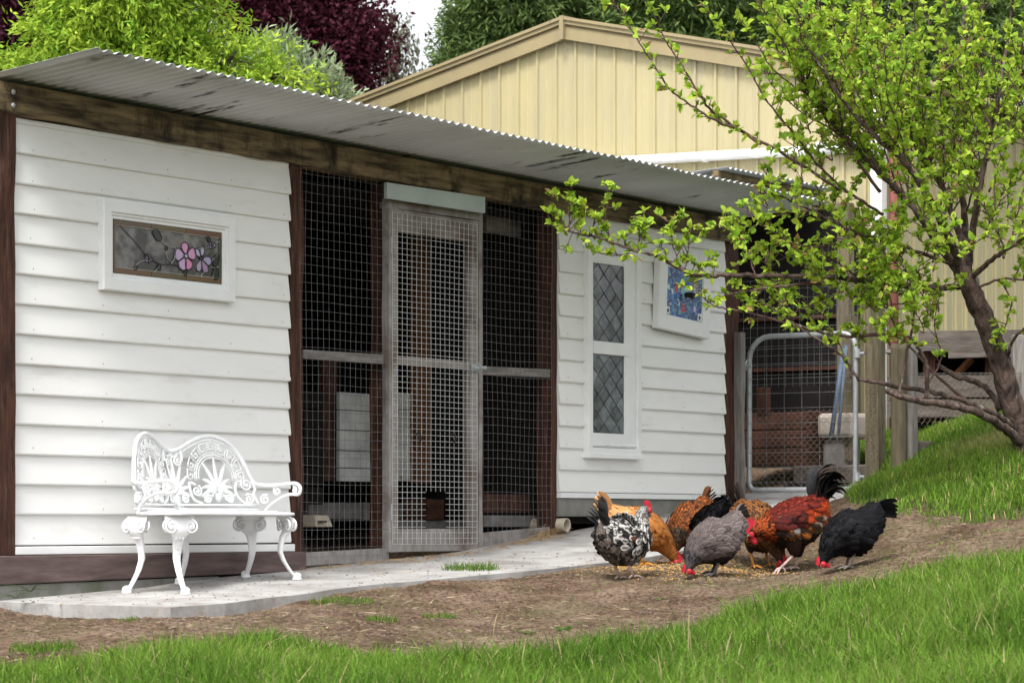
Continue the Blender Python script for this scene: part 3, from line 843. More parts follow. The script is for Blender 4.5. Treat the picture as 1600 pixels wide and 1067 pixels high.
inside("low_plank", M['block'], 757, 706, 843, 722, -.8, .1)
inside("feed_tray", M['rust'], 668, 780, 694, 812, -.6, .2)
inside("concrete_block", M['block'], 620, 812, 735, 836, -.62, .15)
mb = MB(); sa, sb = SX(494, -.5), SX(521, -.5); za = ZY(508, 823, -.5)
mb.hexa([L(sa,-.5,za), L(sb,-.5,za), L(sb,-.75,za), L(sa,-.75,za), L(sa+.02,-.52,za+.07), L(sb-.02,-.52,za+.07), L(sb-.02,-.73,za+.07), L(sa+.02,-.73,za+.07)])
mb.build("feed_box", M['pvc'], coop, bevel=.008)
inside("feed_box_slot", M['iron'], 499, 813, 511, 816, -.485, .01, b=0)
# ---- rails, kick boards
def slope_rail(name, m, x0, x1, y0a, y0b, y1a, y1b, w, dw, label=None):
    sa, sb = SX(x0, w), SX(x1, w)
    za0, zb0 = ZY(x0, y0b, w), ZY(x0, y0a, w); za1, zb1 = ZY(x1, y1b, w), ZY(x1, y1a, w)
    mb = MB(); mb.hexa([L(sa,w-dw,za0), L(sb,w-dw,za1), L(sb,w,za1), L(sa,w,za0), L(sa,w-dw,zb0), L(sb,w-dw,zb1), L(sb,w,zb1), L(sa,w,zb0)])
    return mb.build(name, m, coop, bevel=.003, label=label)
slope_rail("mid_rail", M['greywoodh'], 474, 603, 546, 560, 554, 569, .008, .05)
slope_rail("mid_rail", M['greywoodh'], 755, 860, 572, 585, 577, 590, .008, .05)
slope_rail("kick_board", M['doorwood'], 478, 607, 863, 884, 856, 876, .012, .05)
slope_rail("kick_board", M['doorwood'], 750, 870, 833, 858, 822, 838, .004, .05)
# pelmet over the door and door jambs
slope_rail("pelmet_board", M['pelmet'], 605, 758.5, 285, 310, 308, 333.5, .085, .025)
slope_rail("door_head", M['doorwood'], 608, 752, 312, 325, 333, 345, .03, .07)
rough_post("door_jamb", M['doorwood'], SX(603.5, .028), SX(607.5, .028), .0, .028, -.22, 1.88, .003)
rough_post("door_jamb", M['doorwood'], SX(748.5, .02), SX(754, .02), -.10, .02, -.18, 1.88, .003)

# ---- wire netting
def wires(name, sa, sb, za, zb, w, ps, pz, r, m, parent, wob=.003, hole=None, n=8, sag=0.0):
    mb = MB()
    ns = max(1, int(round((sb - sa) / ps))); nz_ = max(1, int(round((zb - za) / pz)))
    def q(s, z, dw=0.0):
        a = mnoise.noise(Vector((s * 1.7, z * 1.1, 3))) * wob * 3; b = mnoise.noise(Vector((s * 2.3, z * 1.6, 13))) * wob * 2.4
        bw = mnoise.noise(Vector((s * 2, z * 1.3, 23))) * wob * 4
        return L(s + a + wob * .6 * mnoise.noise(Vector((s * 9, z * 7, 1))), w + bw + dw, z + b)
    def segs(p0, p1):
        mb.tube([q(p0[0] + (p1[0]-p0[0]) * i / n, p0[1] + (p1[1]-p0[1]) * i / n) for i in range(n + 1)], r, 4, cap=False)
    for i in range(ns + 1):
        s = sa + (sb - sa) * i / ns
        if hole and hole[0] < s < hole[1]:
            segs((s, za), (s, hole[2])); segs((s, hole[3]), (s, zb))
        else: segs((s, za), (s, zb))
    for j in range(nz_ + 1):
        z = za + (zb - za) * j / nz_
        if hole and hole[2] < z < hole[3]:
            segs((sa, z), (hole[0], z)); segs((hole[1], z), (sb, z))
        else: segs((sa, z), (sb, z))
    return mb.build(name, m, parent, kind="stuff")
wires("wire_panel", SX(470, .036), SX(605, .03), -.235, 2.0, .036, .0505, .0505, .0010, M['wire'], coop, .004)
wires("wire_panel", SX(754, .016), SX(862, .016), -.165, 1.97, .016, .0505, .0505, .0010, M['wire'], coop, .004)

# ---- the wire door: sub-parts under door
DW = .05
door_p = None
def dpart(name, m, x0, x1, y0a, y0b, y1a, y1b, w, dw):
    o = slope_rail(name, m, x0, x1, y0a, y0b, y1a, y1b, w, dw)
    if door_p: o.parent = door_p
    return o
door_p = None
D0, D1 = SX(608.5, DW), SX(747.5, DW)
zbot, ztop = -.165, 1.825
mb = MB()
st = .085
mb.box(L(D0, DW-.035, zbot), L(D0+st, DW, ztop)); mb.box(L(D1-st, DW-.035, zbot), L(D1, DW, ztop))
door_p = mb.build("door", M['doorwood'], coop, bevel=.003, label="faded timber framed door covered in bright wire mesh")
def drail(name, za, zb, m=None, w=DW-.004):
    mb = MB(); mb.box(L(D0+st+.002, w-.03, za), L(D1-st-.002, w, zb)); return mb.build(name, m or M['doorwood'], door_p, bevel=.003)
drail("top_rail", 1.69, ztop - .002)
drail("mid_rail", .925, .975)
drail("bottom_rail", zbot + .002, -.03)
wires("door_mesh", D0 + .022, D1 - .022, -.12, 1.80, DW + .006, .0465, .0335, .0014, M['wirebright'], door_p, .0012, hole=(SX(664, DW), SX(695, DW), -.05, .19))
# latch
ls, lz = SX(742, DW), ZY(742, 575, DW)
mb = MB(); mb.box(L(ls-.05, DW+.004, lz-.02), L(ls+.03, DW+.012, lz+.02)); mb.tube([L(ls-.04, DW+.02, lz-.004), L(ls+.07, DW+.022, lz+.004)], .008, 8)
mb.ball(L(ls+.075, DW+.022, lz+.004), .013); mb.tube([L(ls+.02, DW+.01, lz+.03), L(ls+.03, DW+.04, lz+.0), L(ls+.025, DW+.012, lz-.03)], .004, 6)
mb.build("latch", M['galv'], door_p, smooth=False)
for hy in (383, 800):
    mb = MB(); hs_, hz = SX(611, DW), ZY(611, hy, DW); mb.tube([L(hs_, DW+.004, hz-.05), L(hs_, DW+.004, hz+.05)], .007, 8); mb.build("hinge", M['galv'], door_p)
# little hooks hanging on the mesh
for x in (655, 709):
    mb = MB(); a = SX(x, DW+.03); z = ZY(x, 683, DW+.03)
    mb.tube([L(a, DW+.012, z+.02), L(a, DW+.035, z+.022), L(a+.006, DW+.04, z-.005), L(a+.006, DW+.03, z-.03)], .0065, 6); mb.build("hook", M['iron'], door_p)

# ---- pvc pipe poking out under the right wall
mb = MB(); a = SX(882, .05); z = ZY(882, 820, .05); r1, r2 = .043, .037
vs = []; n = 20
for (rr, w) in ((r1, -.25), (r1, .07), (r2, .07), (r2, -.25)):
    for k in range(n):
        q = 2*math.pi*k/n; vs.append(L(a + rr*math.cos(q), w, z + rr*math.sin(q)))
fs = []
for b in range(3):
    for k in range(n): fs.append((b*n+k, b*n+(k+1) % n, (b+1)*n+(k+1) % n, (b+1)*n+k))
mb.add(vs, fs); mb.build("drain_pipe", M['pvc'], coop, smooth=False)

# ---- mitred frames
def frame_sweep(s0, s1, z0, z1, prof, m, parent, name, fr=None, rot=0.0, kind=None, smooth=False):
    """prof: list of (inset, w) from outer back to inner; rectangular loops"""
    fr = fr or L; mb = MB(); vs = []; cx, cz = (s0+s1)/2, (z0+z1)/2; ca, sa_ = math.cos(rot), math.sin(rot)
    for (i, w) in prof:
        for (a, b) in ((s0+i, z0+i), (s1-i, z0+i), (s1-i, z1-i), (s0+i, z1-i)):
            dx, dz = a - cx, b - cz
            vs.append(fr(cx + dx*ca - dz*sa_, w, cz + dx*sa_ + dz*ca))
    fs = []
    for p in range(len(prof) - 1):
        for k in range(4):
            k2 = (k+1) % 4; fs.append((p*4+k, p*4+k2, (p+1)*4+k2, (p+1)*4+k))
    mb.add(vs, fs); return mb.build(name, m, parent, kind=kind)

# stained glass window ---------------------------------------------------------
Wg = .038
swin = frame_sweep(.588, 1.632, 1.187, 1.646, [(0,.0),(0,.058),(.006,.064),(.058,.064),(.062,.052),(.072,.052),(.076,.042),(.090,.042),(.094,.022),(.094,.0)], M['trim'], coop, "flower_window")
swin["label"] = "white framed stained glass window with pink flowers"
GS0, GS1, GZ0, GZ1 = .683, 1.537, 1.282, 1.551
def zp(x, y):
    u = (x - 228) / (1117 - 228); yt = 275 + (x - 230) * .1295; yb = 740 + (x - 225) * .101
    v = (y - yt) / (yb - yt)
    return GS0 + (GS1 - GS0) * u, GZ1 - (GZ1 - GZ0) * v
def gpiece(pts, col=None, w=Wg + .004, m=None, name="glass_piece", thick=.004):
    mb = MB(); mb.poly_prism([L(s, w, z) for s, z in pts], Vector(L(0, -thick, 0)) - Vector(L(0,0,0)), col)
    return mb.build(name, m or M['cutglass'], swin)
gpiece([(GS0-.005, GZ0-.005), (GS1+.005, GZ0-.005), (GS1+.005, GZ1+.005), (GS0-.005, GZ1+.005)], m=M['smoky'], w=Wg, name="smoky_pane")
brown = (.10, .055, .02)
bh = .027
xs = [GS0, GS0 + .29, GS0 + .565, GS1]
for i in range(3):
    for (za, zb) in ((GZ1 - bh, GZ1), (GZ0, GZ0 + bh)):
        gpiece([(xs[i]+.002, za), (xs[i+1]-.002, za), (xs[i+1]-.002, zb), (xs[i]+.002, zb)], tuple(v * random.uniform(.8, 1.25) for v in brown), name="border_piece")
gpiece([(GS0, GZ0+bh+.003), (GS0+.014, GZ0+bh+.003), (GS0+.014, GZ1-bh-.003), (GS0, GZ1-bh-.003)], brown, name="border_piece")
gpiece([(GS1-.026, GZ0+bh+.003), (GS1, GZ0+bh+.003), (GS1, GZ1-bh-.003), (GS1-.026, GZ1-bh-.003)], (.05,.05,.04), name="border_piece")
leadb = MB(); sold = MB()
def petal(cx, cy, tx, ty, wd, col):
    """petal polygon from base (cx,cy) towards tip (tx,ty), in picture units of the pane"""
    c0 = zp(cx, cy); t0 = zp(tx, ty); d = Vector((t0[0]-c0[0], t0[1]-c0[1])); n = Vector((-d.y, d.x)) * wd
    pts = []
    for k in range(14):
        q = 2*math.pi*k/14; a = .5 - .5*math.cos(q); b = math.sin(q) * (.35 + .65 * a) * .62
        pts.append((c0[0] + d.x*(.12+.88*a) + n.x*b, c0[1] + d.y*(.12+.88*a) + n.y*b))
    gpiece(pts, col)
    leadb.tube([L(s, Wg+.006, z) for s, z in pts + [pts[0]]], .0028, 4)
pk = [(.58,.27,.46),(.46,.32,.52),(.56,.28,.48),(.48,.34,.54),(.60,.22,.42)]
for (tx, ty), cc in zip([(800,470),(722,570),(895,560),(770,705),(850,705)], pk): petal(812, 590, tx, ty, .85, cc)
pu = [(.44,.40,.56),(.36,.30,.48),(.30,.20,.34),(.36,.31,.42),(.40,.38,.55)]
for (tx, ty), cc in zip([(955,505),(1028,640),(990,735),(912,722),(892,530)], pu): petal(942, 608, tx, ty, .62, cc)
for (cx, cy) in ((508, 620), (1035, 495)):
    for k in range(5):
        q = k * 1.2566; petal(cx, cy, cx + 30*math.cos(q), cy + 34*math.sin(q), .8, (.36,.28,.44))
def oval(cx, cy, rx, ry, col, rot=0.0):
    pts = [zp(cx + rx*math.cos(q)*math.cos(rot) - ry*math.sin(q)*math.sin(rot), cy + rx*math.cos(q)*math.sin(rot) + ry*math.sin(q)*math.cos(rot)) for q in np.linspace(0, 2*math.pi, 13)[:-1]]
    gpiece(pts, col, w=Wg+.0065); leadb.tube([L(s, Wg+.008, z) for s, z in pts + [pts[0]]], .002, 4)
oval(812, 590, 20, 24, (.42,.42,.52)); oval(942, 605, 16, 20, (.01,.01,.01))
for a in [(575,408,28,58,-.45),(402,700,12,22,.4),(592,690,13,24,0),(1003,440,13,30,-.4),(1070,625,22,60,.3),(1065,745,24,55,0),(808,742,12,24,0),(650,522,10,20,0),(485,585,10,14,0)]:
    oval(a[0], a[1], a[2], a[3], (.008,.010,.008), a[4])
for pl in ([(275,325),(400,470),(480,575),(590,660),(680,665),(750,678)],[(600,440),(650,500),(750,530)],[(490,630),(430,650),(385,712)],[(590,690),(548,738)],[(905,530),(985,520),(1035,492),(1095,460)],[(1025,640),(1060,600),(1092,565)],[(690,660),(720,610),(720,585)],[(650,560),(660,610),(690,640)],[(940,775),(950,745),(1000,720)],[(1020,680),(1060,695),(1090,680)],[(1040,790),(1045,720)]):
    p3 = catmull([Vector(L(zp(x, y)[0], Wg+.0055, zp(x, y)[1])) for x, y in pl], 5)
    (leadb if pl[0] == (275,325) else sold).tube(p3, .0024, 4)
leadb.build("lead_line", M['lead'], swin)
for pl in ([(GS0+.014, GZ1-bh),(GS1-.026, GZ1-bh)],[(GS0+.014, GZ0+bh),(GS1-.026, GZ0+bh)]):
    sold.tube([L(s, Wg+.005, z) for s, z in pl], .0022, 4)
sold.build("solder_line", M['solder'], swin)

# lattice window ---------------------------------------------------------------
lw = frame_sweep(5.135, 5.778, .437, 1.80, [(0,0),(0,.060),(.004,.064),(.048,.064),(.052,.056),(.052,.0)], M['trim'], coop, "lattice_window")
lw["label"] = "tall narrow white window with two diamond leaded panes"
def lbox(name, a, b, za, zb, w0, w1): 
    mb = MB(); mb.box(L(a, w0, za), L(b, w1, zb)); return mb.build(name, M['trim'], lw, bevel=.004)
s0, s1 = 5.137 + .052, 5.778 - .052
g0, g1 = SX(920, .02), SX(969.5, .02)
lbox("stile", s0+.001, g0, .492, 1.745, -.01, .050); lbox("stile", g1, s1-.001, .492, 1.745, -.01, .050)
lbox("rail", g0+.001, g1-.001, 1.672, 1.745, -.01, .048); lbox("rail", g0+.001, g1+.05, 1.09, 1.172, -.01, .056); lbox("rail", g0+.001, g1-.001, .492, .583, -.01, .048)
lbox("sill", 5.12, 5.79, .42, .452, .0, .076); lbox("sill_bead", s0, s1, .50, .515, .048, .056)
def clip(poly, a, b, c_):   # keep a*x+b*y<=c
    out = []
    for i in range(len(poly)):
        p, q = poly[i], poly[(i+1) % len(poly)]; dp, dq = a*p[0]+b*p[1]-c_, a*q[0]+b*q[1]-c_
        if dp <= 0: out.append(p)
        if dp * dq < 0:
            t = dp / (dp - dq); out.append((p[0]+(q[0]-p[0])*t, p[1]+(q[1]-p[1])*t))
    return out
for (za, zb) in ((1.172, 1.672), (.583, 1.09)):
    dw_, dh_ = (g1-g0)/2.6, .125; came = MB(); w = .041
    for i in range(-2, 8):
        for j in range(-2, 12):
            cx = g0 + (i + .5 * (j % 2)) * dw_; cz = za + j * dh_ / 2
            poly = [(cx - dw_/2, cz), (cx, cz - dh_/2), (cx + dw_/2, cz), (cx, cz + dh_/2)]
            for hp in ((1,0,g1),(-1,0,-g0),(0,1,zb),(0,-1,-za)):
                poly = clip(poly, *hp)
                if len(poly) < 3: break
            if len(poly) < 3: continue
            tx, tz = random.gauss(0, .010), random.gauss(0, .010)
            mb = MB(); mb.poly_prism([L(s, w + (s-cx)*tx*3 + (z-cz)*tz*3, z) for s, z in poly], Vector((0, .003, 0)))
            mb.build("pane", M['bluegrey'], lw)
            came.tube([L(s, w+.0015, z) for s, z in poly + [poly[0]]], .0022, 4, cap=False)
    came.build("lead_came", M['lead'], lw)

# ---- mosaic picture hung on the wall ----------------------------------------
mz0, mz1 = 1.275, 1.80
ms0, ms1 = SX(1024, .06), SX(1107, .06)
mc = CO((ms0+ms1)/2, .03, mz0)
mos = empty("mosaic_picture", mc, TH, "white framed blue mosaic picture with red pieces hung crooked on the boards", "picture")
msc, mzc = (ms0+ms1)/2, mz0
LM = lambda s, w, z: (s - msc, -(w - .03), z - mzc)
ROT = math.radians(-3.5)
frame_sweep(ms0+.02, ms1-.0, mz0, mz1, [(0,.032),(0,.075),(.004,.08),(.10,.08),(.104,.07),(.104,.04)], M['trim'], mos, "picture_frame", fr=LM, rot=ROT)
cx, cz = (ms0+.02+ms1)/2, (mz0+mz1)/2
def RM(a, w, b):
    ca, sa_ = math.cos(ROT), math.sin(ROT); return LM(cx + a*ca - b*sa_, w, cz + a*sa_ + b*ca)
hw_, hh_ = (ms1-ms0-.02)/2 - .105, (mz1-mz0)/2 - .105
mb = MB(); mb.poly_prism([RM(a, .066, b) for a, b in ((-hw_,-hh_),(hw_,-hh_),(hw_,hh_),(-hw_,hh_))], Vector((0,.02,0))); mb.build("grout_bed", M['grout'], mos)
# voronoi tiles by half-plane clipping
cells = []
r2 = np.random.default_rng(3); ptsv = []
while len(ptsv) < 210:
    p = (r2.uniform(-hw_, hw_), r2.uniform(-hh_, hh_))
    if all((p[0]-q[0])**2 + (p[1]-q[1])**2 > .0135**2 for q in ptsv): ptsv.append(p)
blues = [(.02,.08,.26),(.03,.12,.34),(.05,.18,.42),(.02,.06,.18),(.10,.26,.48),(.55,.60,.66)]
tb = MB()
for i, p in enumerate(ptsv):
    poly = [(-hw_,-hh_),(hw_,-hh_),(hw_,hh_),(-hw_,hh_)]
    for j, q in enumerate(ptsv):
        if i == j: continue
        a, b = q[0]-p[0], q[1]-p[1]; d = math.hypot(a, b)
        if d > .08: continue
        mx_, my_ = (p[0]+q[0])/2, (p[1]+q[1])/2
        poly = clip(poly, a/d, b/d, (a*mx_+b*my_)/d - .0021)
        if len(poly) < 3: break
    if len(poly) < 3: continue
    if abs(p[0]+.10) < .022 and abs(p[1]-.03) < .022 or abs(p[0]+.01) < .022 and abs(p[1]+.10) < .026: cc = (.50,.02,.03)
    elif abs(p[0]-.01) < .045 and abs(p[1]-.02) < .04: cc = (.28,.50,.62)
    else: cc = tuple(v * r2.uniform(.7, 1.3) for v in (blues[r2.integers(0, 5)] if r2.uniform() < .92 else blues[5]))
    tb.poly_prism([RM(a, .069, b) for a, b in poly], Vector((0,.004,0)), cc)
tb.build("mosaic_tiles", M['tile'], mos, kind="stuff")
mb = MB(); mb.tube([RM(.02, .066, .0), RM(.02, .10, .0), RM(.025, .13, -.01)], [.018, .02, .024], 10); mb.build("peg", M['iron'], mos)
for sgn in (-1, 1):
    mb = MB(); mb.poly_prism([RM(sgn*(hw_-.025)+a, .071, -hh_+.028+b) for a, b in ((-.022,-.024),(.022,-.024),(.022,.024),(-.022,.024))], Vector((0,.003,0))); o = mb.build("corner_tile", M['trim'], mos)
    mb = MB(); mb.poly_prism([RM(sgn*(hw_-.025)+a, .0735, -hh_+.028+b) for a, b in ((-.010,-.012),(.006,-.014),(.011,.0),(.002,.013),(-.008,.008))], Vector((0,.002,0))); mb.build("dark_motif", M['iron'], o)

# ---- straw blown about the run sill
def straws():
    mb = MB()
    spots = [(600, 890, .5, .12, 60), (690, 874, .9, .10, 90), (830, 850, .25, .06, 90), (515, 882, .4, .06, 50), (800, 850, .4, .06, 50)]
    for x, y, ls_, lw_, n in spots:
        s0_ = SX(x, .08)
        for k in range(n):
            s_ = s0_ + random.gauss(0, ls_ * .5); w_ = .06 + abs(random.gauss(0, lw_)); a = random.uniform(0, 6.28); l = random.uniform(.02, .08)
            z_ = float(slab_z(s_, w_)) + .004; d = (math.cos(a) * l, math.sin(a) * l)
            if w_ + d[1] < .055: continue
            h = random.uniform(0, .012)
            mb.tube([L(s_, w_, z_), L(s_ + d[0]*.5, w_ + d[1]*.5, z_ + h), L(s_ + d[0], w_ + d[1], z_ + .003)], .0012, 3, cap=False)
    # a nest of straw on the right sill
    for k in range(150):
        s_ = SX(845, -.02) + random.gauss(0, .12); z_ = -.11 + abs(random.gauss(0, .035)); a = random.uniform(-.7, .7); l = random.uniform(.05, .16)
        mb.tube([L(s_, .03 + random.uniform(-.01,.03), z_), L(s_ + math.cos(a)*l*.5, .05, z_ + math.sin(a)*l*.5 + .015), L(s_ + math.cos(a)*l, .04, z_ + math.sin(a)*l)], .0013, 3, cap=False)
    mb.v = [tuple(Matrix.Translation((X0, Y0, CAMZ - ZB)) @ Matrix.Rotation(TH, 4, 'Z') @ Vector(p)) for p in mb.v]
    mb.build("loose_straw", M['straw'], kind="stuff")
straws()
# ------------------------------------------------------------------ cast white bench
BS, BW = 1.085, .0    # centre along the wall
BZ = float(slab_z(BS, .35))
bench = empty("garden_bench", CO(BS, .35, BZ), TH, "white cast metal garden bench with scrolled back standing on the concrete path", "bench")
# bench frame: p along the wall, q out from wall (w), h above slab
def BL(p, q, h): return (p, -(q - .35), h)
HS = .375    # seat height
HALF, DEL = .507, math.radians(17.6)
QF = .125    # fold line offset from wall at seat level
def BK(t, h, off=0.0, side=1):
    """point on half of the back: t metres from the fold, h above seat; off = proud of surface"""
    c_, s_ = math.cos(DEL), math.sin(DEL)
    lean = -.20 * h
    p = side * (t * c_) - side * off * s_; q = QF + t * s_ + off * c_ + lean
    return BL(p, q, HS + h)
RIM = [(0,.325),(.06,.335),(.13,.37),(.20,.397),(.264,.408),(.33,.395),(.39,.362),(.43,.315),(.462,.25),(.485,.185),(.507,.155)]
def spiral(cx, cy, r, turns=1.6, start=0.0, dirn=1, n=22):
    out = []
    for k in range(n + 1):
        f = k / n; a = start + dirn * f * turns * 2 * math.pi; rr = r * (1 - .86 * f); out.append((cx + rr*math.cos(a), cy + rr*math.sin(a)))
    return out
def half_back(side):
    mb = MB()
    B_ = lambda t, h, o=0.0: BK(t, h, o, side)
    rim = [(p.x, p.y) for p in catmull([Vector((a, b, 0)) for a, b in RIM], 6)]
    mb.tube([B_(a, b) for a, b in rim], .0115, 8)
    mb.tube([B_(a, b - .022) for a, b in rim[4:-12]], .005, 6)
    # bottom band
    mb.tube([B_(t, .02) for t in np.linspace(0, .507, 8)], .018, 6, flat=.45, up=(0,0,1))
    mb.tube([B_(t, .045, .004) for t in np.linspace(0, .507, 8)], .006, 6)
    cx, cy = .264, .19
    # greek key band between two arches
    def arch(rx, ry, a): return (cx + rx*math.cos(a), cy + ry*math.sin(a))
    ro, ri = (.172, .185), (.118, .118)
    a0, a1 = math.radians(-8), math.radians(188)
    n_key = 9
    for k in range(n_key):
        b0 = a0 + (a1-a0) * k / n_key; bs = (a1-a0) / n_key
        def kp(u, v):
            a = b0 + bs*u; rx = ri[0]+.012 + (ro[0]-ri[0]-.012)*v; ry = ri[1]+.012 + (ro[1]-ri[1]-.012)*v
            x, y = arch(rx, ry, a); return B_(x, y, .004)
        pl = [(0,0),(0,1),(.78,1),(.78,.3),(.36,.3),(.36,.62),(.56,.62)]
        fine = []
        for i in range(len(pl)-1):
            for f in (0, .5): fine.append((pl[i][0]+(pl[i+1][0]-pl[i][0])*f, pl[i][1]+(pl[i+1][1]-pl[i][1])*f))
        fine.append(pl[-1])
        mb.tube([kp(u, v) for u, v in fine], .0052, 5)
        mb.tube([kp(u, 0) for u in (0, .35, .7, 1.0)], .0045, 5)
    for rx, ry, r in ((ri[0], ri[1], .006), (ri[0]-.014, ri[1]-.014, .0035)):
        mb.tube([B_(*arch(rx, ry, a), .003) for a in np.linspace(a0, a1, 26)], r, 6)
    # palmette
    bx, by = cx, .105
    for k in range(9):
        a = math.radians(-6 + 192 * k / 8); l = .098 + .035 * math.sin(a)**2 + (.05 if k in (3,4,5) else .0)
        if k in (0, 8): l = .10
        pts = []; rs = []
        for f in np.linspace(0, 1, 7):
            bend = .25 * math.cos(a) * f * f
            x = bx + math.cos(a)*l*f*1.0 + .0; y = by + (math.sin(a)*l*f*.95) + .03*f*(1-f) - abs(math.cos(a))*.018*f*f
            pts.append(B_(x, y + .015, .006)); rs.append(.0045 + .0095*math.sin(math.pi*min(1, f*.9+.08))**1.3)
        mb.tube(pts, rs, 6, flat=.55, up=Vector(B_(0,0,1)) - Vector(B_(0,0,0)))
    # boss and scrolls
    for (x, y, r) in ((cx-.022,.118,.022),(cx+.022,.118,.022),(cx,.085,.026)): mb.ball(B_(x, y, .004), (r, r*.55, r), 10, 6)
    for (x, y, r, st, d) in ((.045,.27,.026,1.6,1),(.135,.118,.030,1.2,-1),(.445,.155,.036,2.2,1),(cx-.066,.075,.024,.5,1),(cx+.066,.075,.024,2.6,-1),(.452,.075,.030,2.4,-1),(.06,.075,.024,.4,1)):
        mb.tube([B_(a, b, .006) for a, b in spiral(x, y, r, 1.7, st, d)], .0062, 5)
        mb.ball(B_(x, y, .006), (.006, .005, .006), 6, 4)
    # connecting straps
    for pl in ([(.135,.148),(.10,.16),(.098,.11),(.115,.07),(.165,.05)], [(.39,.17),(.375,.12),(.40,.07),(.45,.045)], [(.48,.17),(.50,.13),(.485,.1),(.507,.05)],
               [(.0,.30),(.02,.295),(.045,.298)], [(.175,.07),(.2,.06),(.22,.085)], [(.355,.07),(.33,.06),(.305,.085)], [(.07,.33),(.075,.30),(.07,.27)],[(.155,.10),(.19,.085),(.235,.095)],[(.375,.10),(.34,.085),(.29,.095)]):
        mb.tube([p for p in catmull([Vector(B_(a, b)) for a, b in pl], 5)], .009, 6)
    # half palmette at the fold
    for (a, l) in ((90,.19),(72,.175),(52,.14),(30,.11),(8,.085)):
        a = math.radians(a); pts = []; rs = []
        for f in np.linspace(0, 1, 7):
            x = .006 + math.cos(a)*l*f; y = .10 + math.sin(a)*l*f - abs(math.cos(a))*.02*f*f + .02*f*(1-f)
            pts.append(B_(x, y, .005)); rs.append(.004 + .009*math.sin(math.pi*min(1, f*.9+.08))**1.3)
        mb.tube(pts, rs, 6, flat=.55, up=Vector(B_(0,0,1)) - Vector(B_(0,0,0)))
    mb.tube([B_(.008, h) for h in np.linspace(0, .325, 5)], .0075, 6)
    mb.poly_prism([B_(a, b, .003) for a, b in ((0,.03),(.045,.03),(.035,.075),(.03,.12),(0,.12))], Vector((0, .006, 0)))
    return mb.build("backrest", M['enamel'], bench, smooth=True, label="left arch of the bench back" if side < 0 else "right arch of the bench back")
half_back(1); half_back(-1)
# arms
for side in (1, -1):
    mb = MB(); dl = DEL
    c_, s_ = math.cos(DEL), math.sin(DEL)
    ep, eq = side*.507*c_, QF + .507*s_ 
    def A(f, h, o=0.0): # f metres forward from the back end
        return BL(ep + side*(.035*math.sin(min(1, f/.32)*math.pi) + o), eq - .03 + f, HS + h)
    top = [(0,.158),(.06,.150),(.14,.153),(.22,.160),(.27,.156),(.298,.135),(.292,.108),(.27,.10)]
    mb.tube([p for p in catmull([Vector(A(f, h)) for f, h in top], 5)], .0095, 8)
    mb.tube([p for p in catmull([Vector(A(f, h)) for f, h in [(.27,.10),(.2,.10),(.13,.075),(.07,.035),(.05,.0)]], 5)], [.0085]*25, 8)
    for (f, h, r, st, d) in ((.12,.12,.026,1.0,1),(.245,.125,.022,2.2,-1),(.05,.075,.028,1,1)):
        mb.tube([A(a, b, .004) for a, b in spiral(f, h, r, 1.6, st, d)], .006, 5)
    mb.build("armrest", M['enamel'], bench, smooth=False)
# seat: bow-fronted plate with a pierced pattern
def seat():
    import bmesh
    back = [(-.483, QF + .153), (-.24, QF + .076), (0, QF + .0), (.24, QF + .076), (.483, QF + .153)]
    front = [(.50, .33), (.485, .47), (.42, .545), (.25, .50), (.0, .455), (-.25, .50), (-.42, .545), (-.485, .47), (-.50, .33)]
    pts = [p for p in catmull([Vector((a, b, 0)) for a, b in back], 4)] + [p for p in catmull([Vector((a, b, 0)) for a, b in front], 4)]
    mb = MB(); mb.poly_prism([BL(p.x, p.y, HS - .004) for p in pts], Vector((0, 0, .008)))
    mb.tube([BL(p.x, p.y, HS - .003) for p in pts + [pts[0]]], .008, 8, cap=False)
    # raised strap pattern on top
    for x in np.linspace(-.4, .4, 9):
        mb.tube([BL(x, q, HS + .008) for q in (QF + .02 + abs(x)*.32, .3, .44)], .006, 5)
    for q in (.26, .36, .43): mb.tube([BL(x, q, HS + .008) for x in np.linspace(-.44, .44, 5)], .005, 5)
    mb.build("seat", M['enamel'], bench, smooth=False)
    holes = MB()
    for x in np.linspace(-.36, .36, 7):
        for q in (.31, .395): holes.add([BL(x + .03*math.cos(a), q + .02*math.sin(a), HS + .0075) for a in np.linspace(0, 6.28, 9)[:-1]], [tuple(range(8))])
seat()
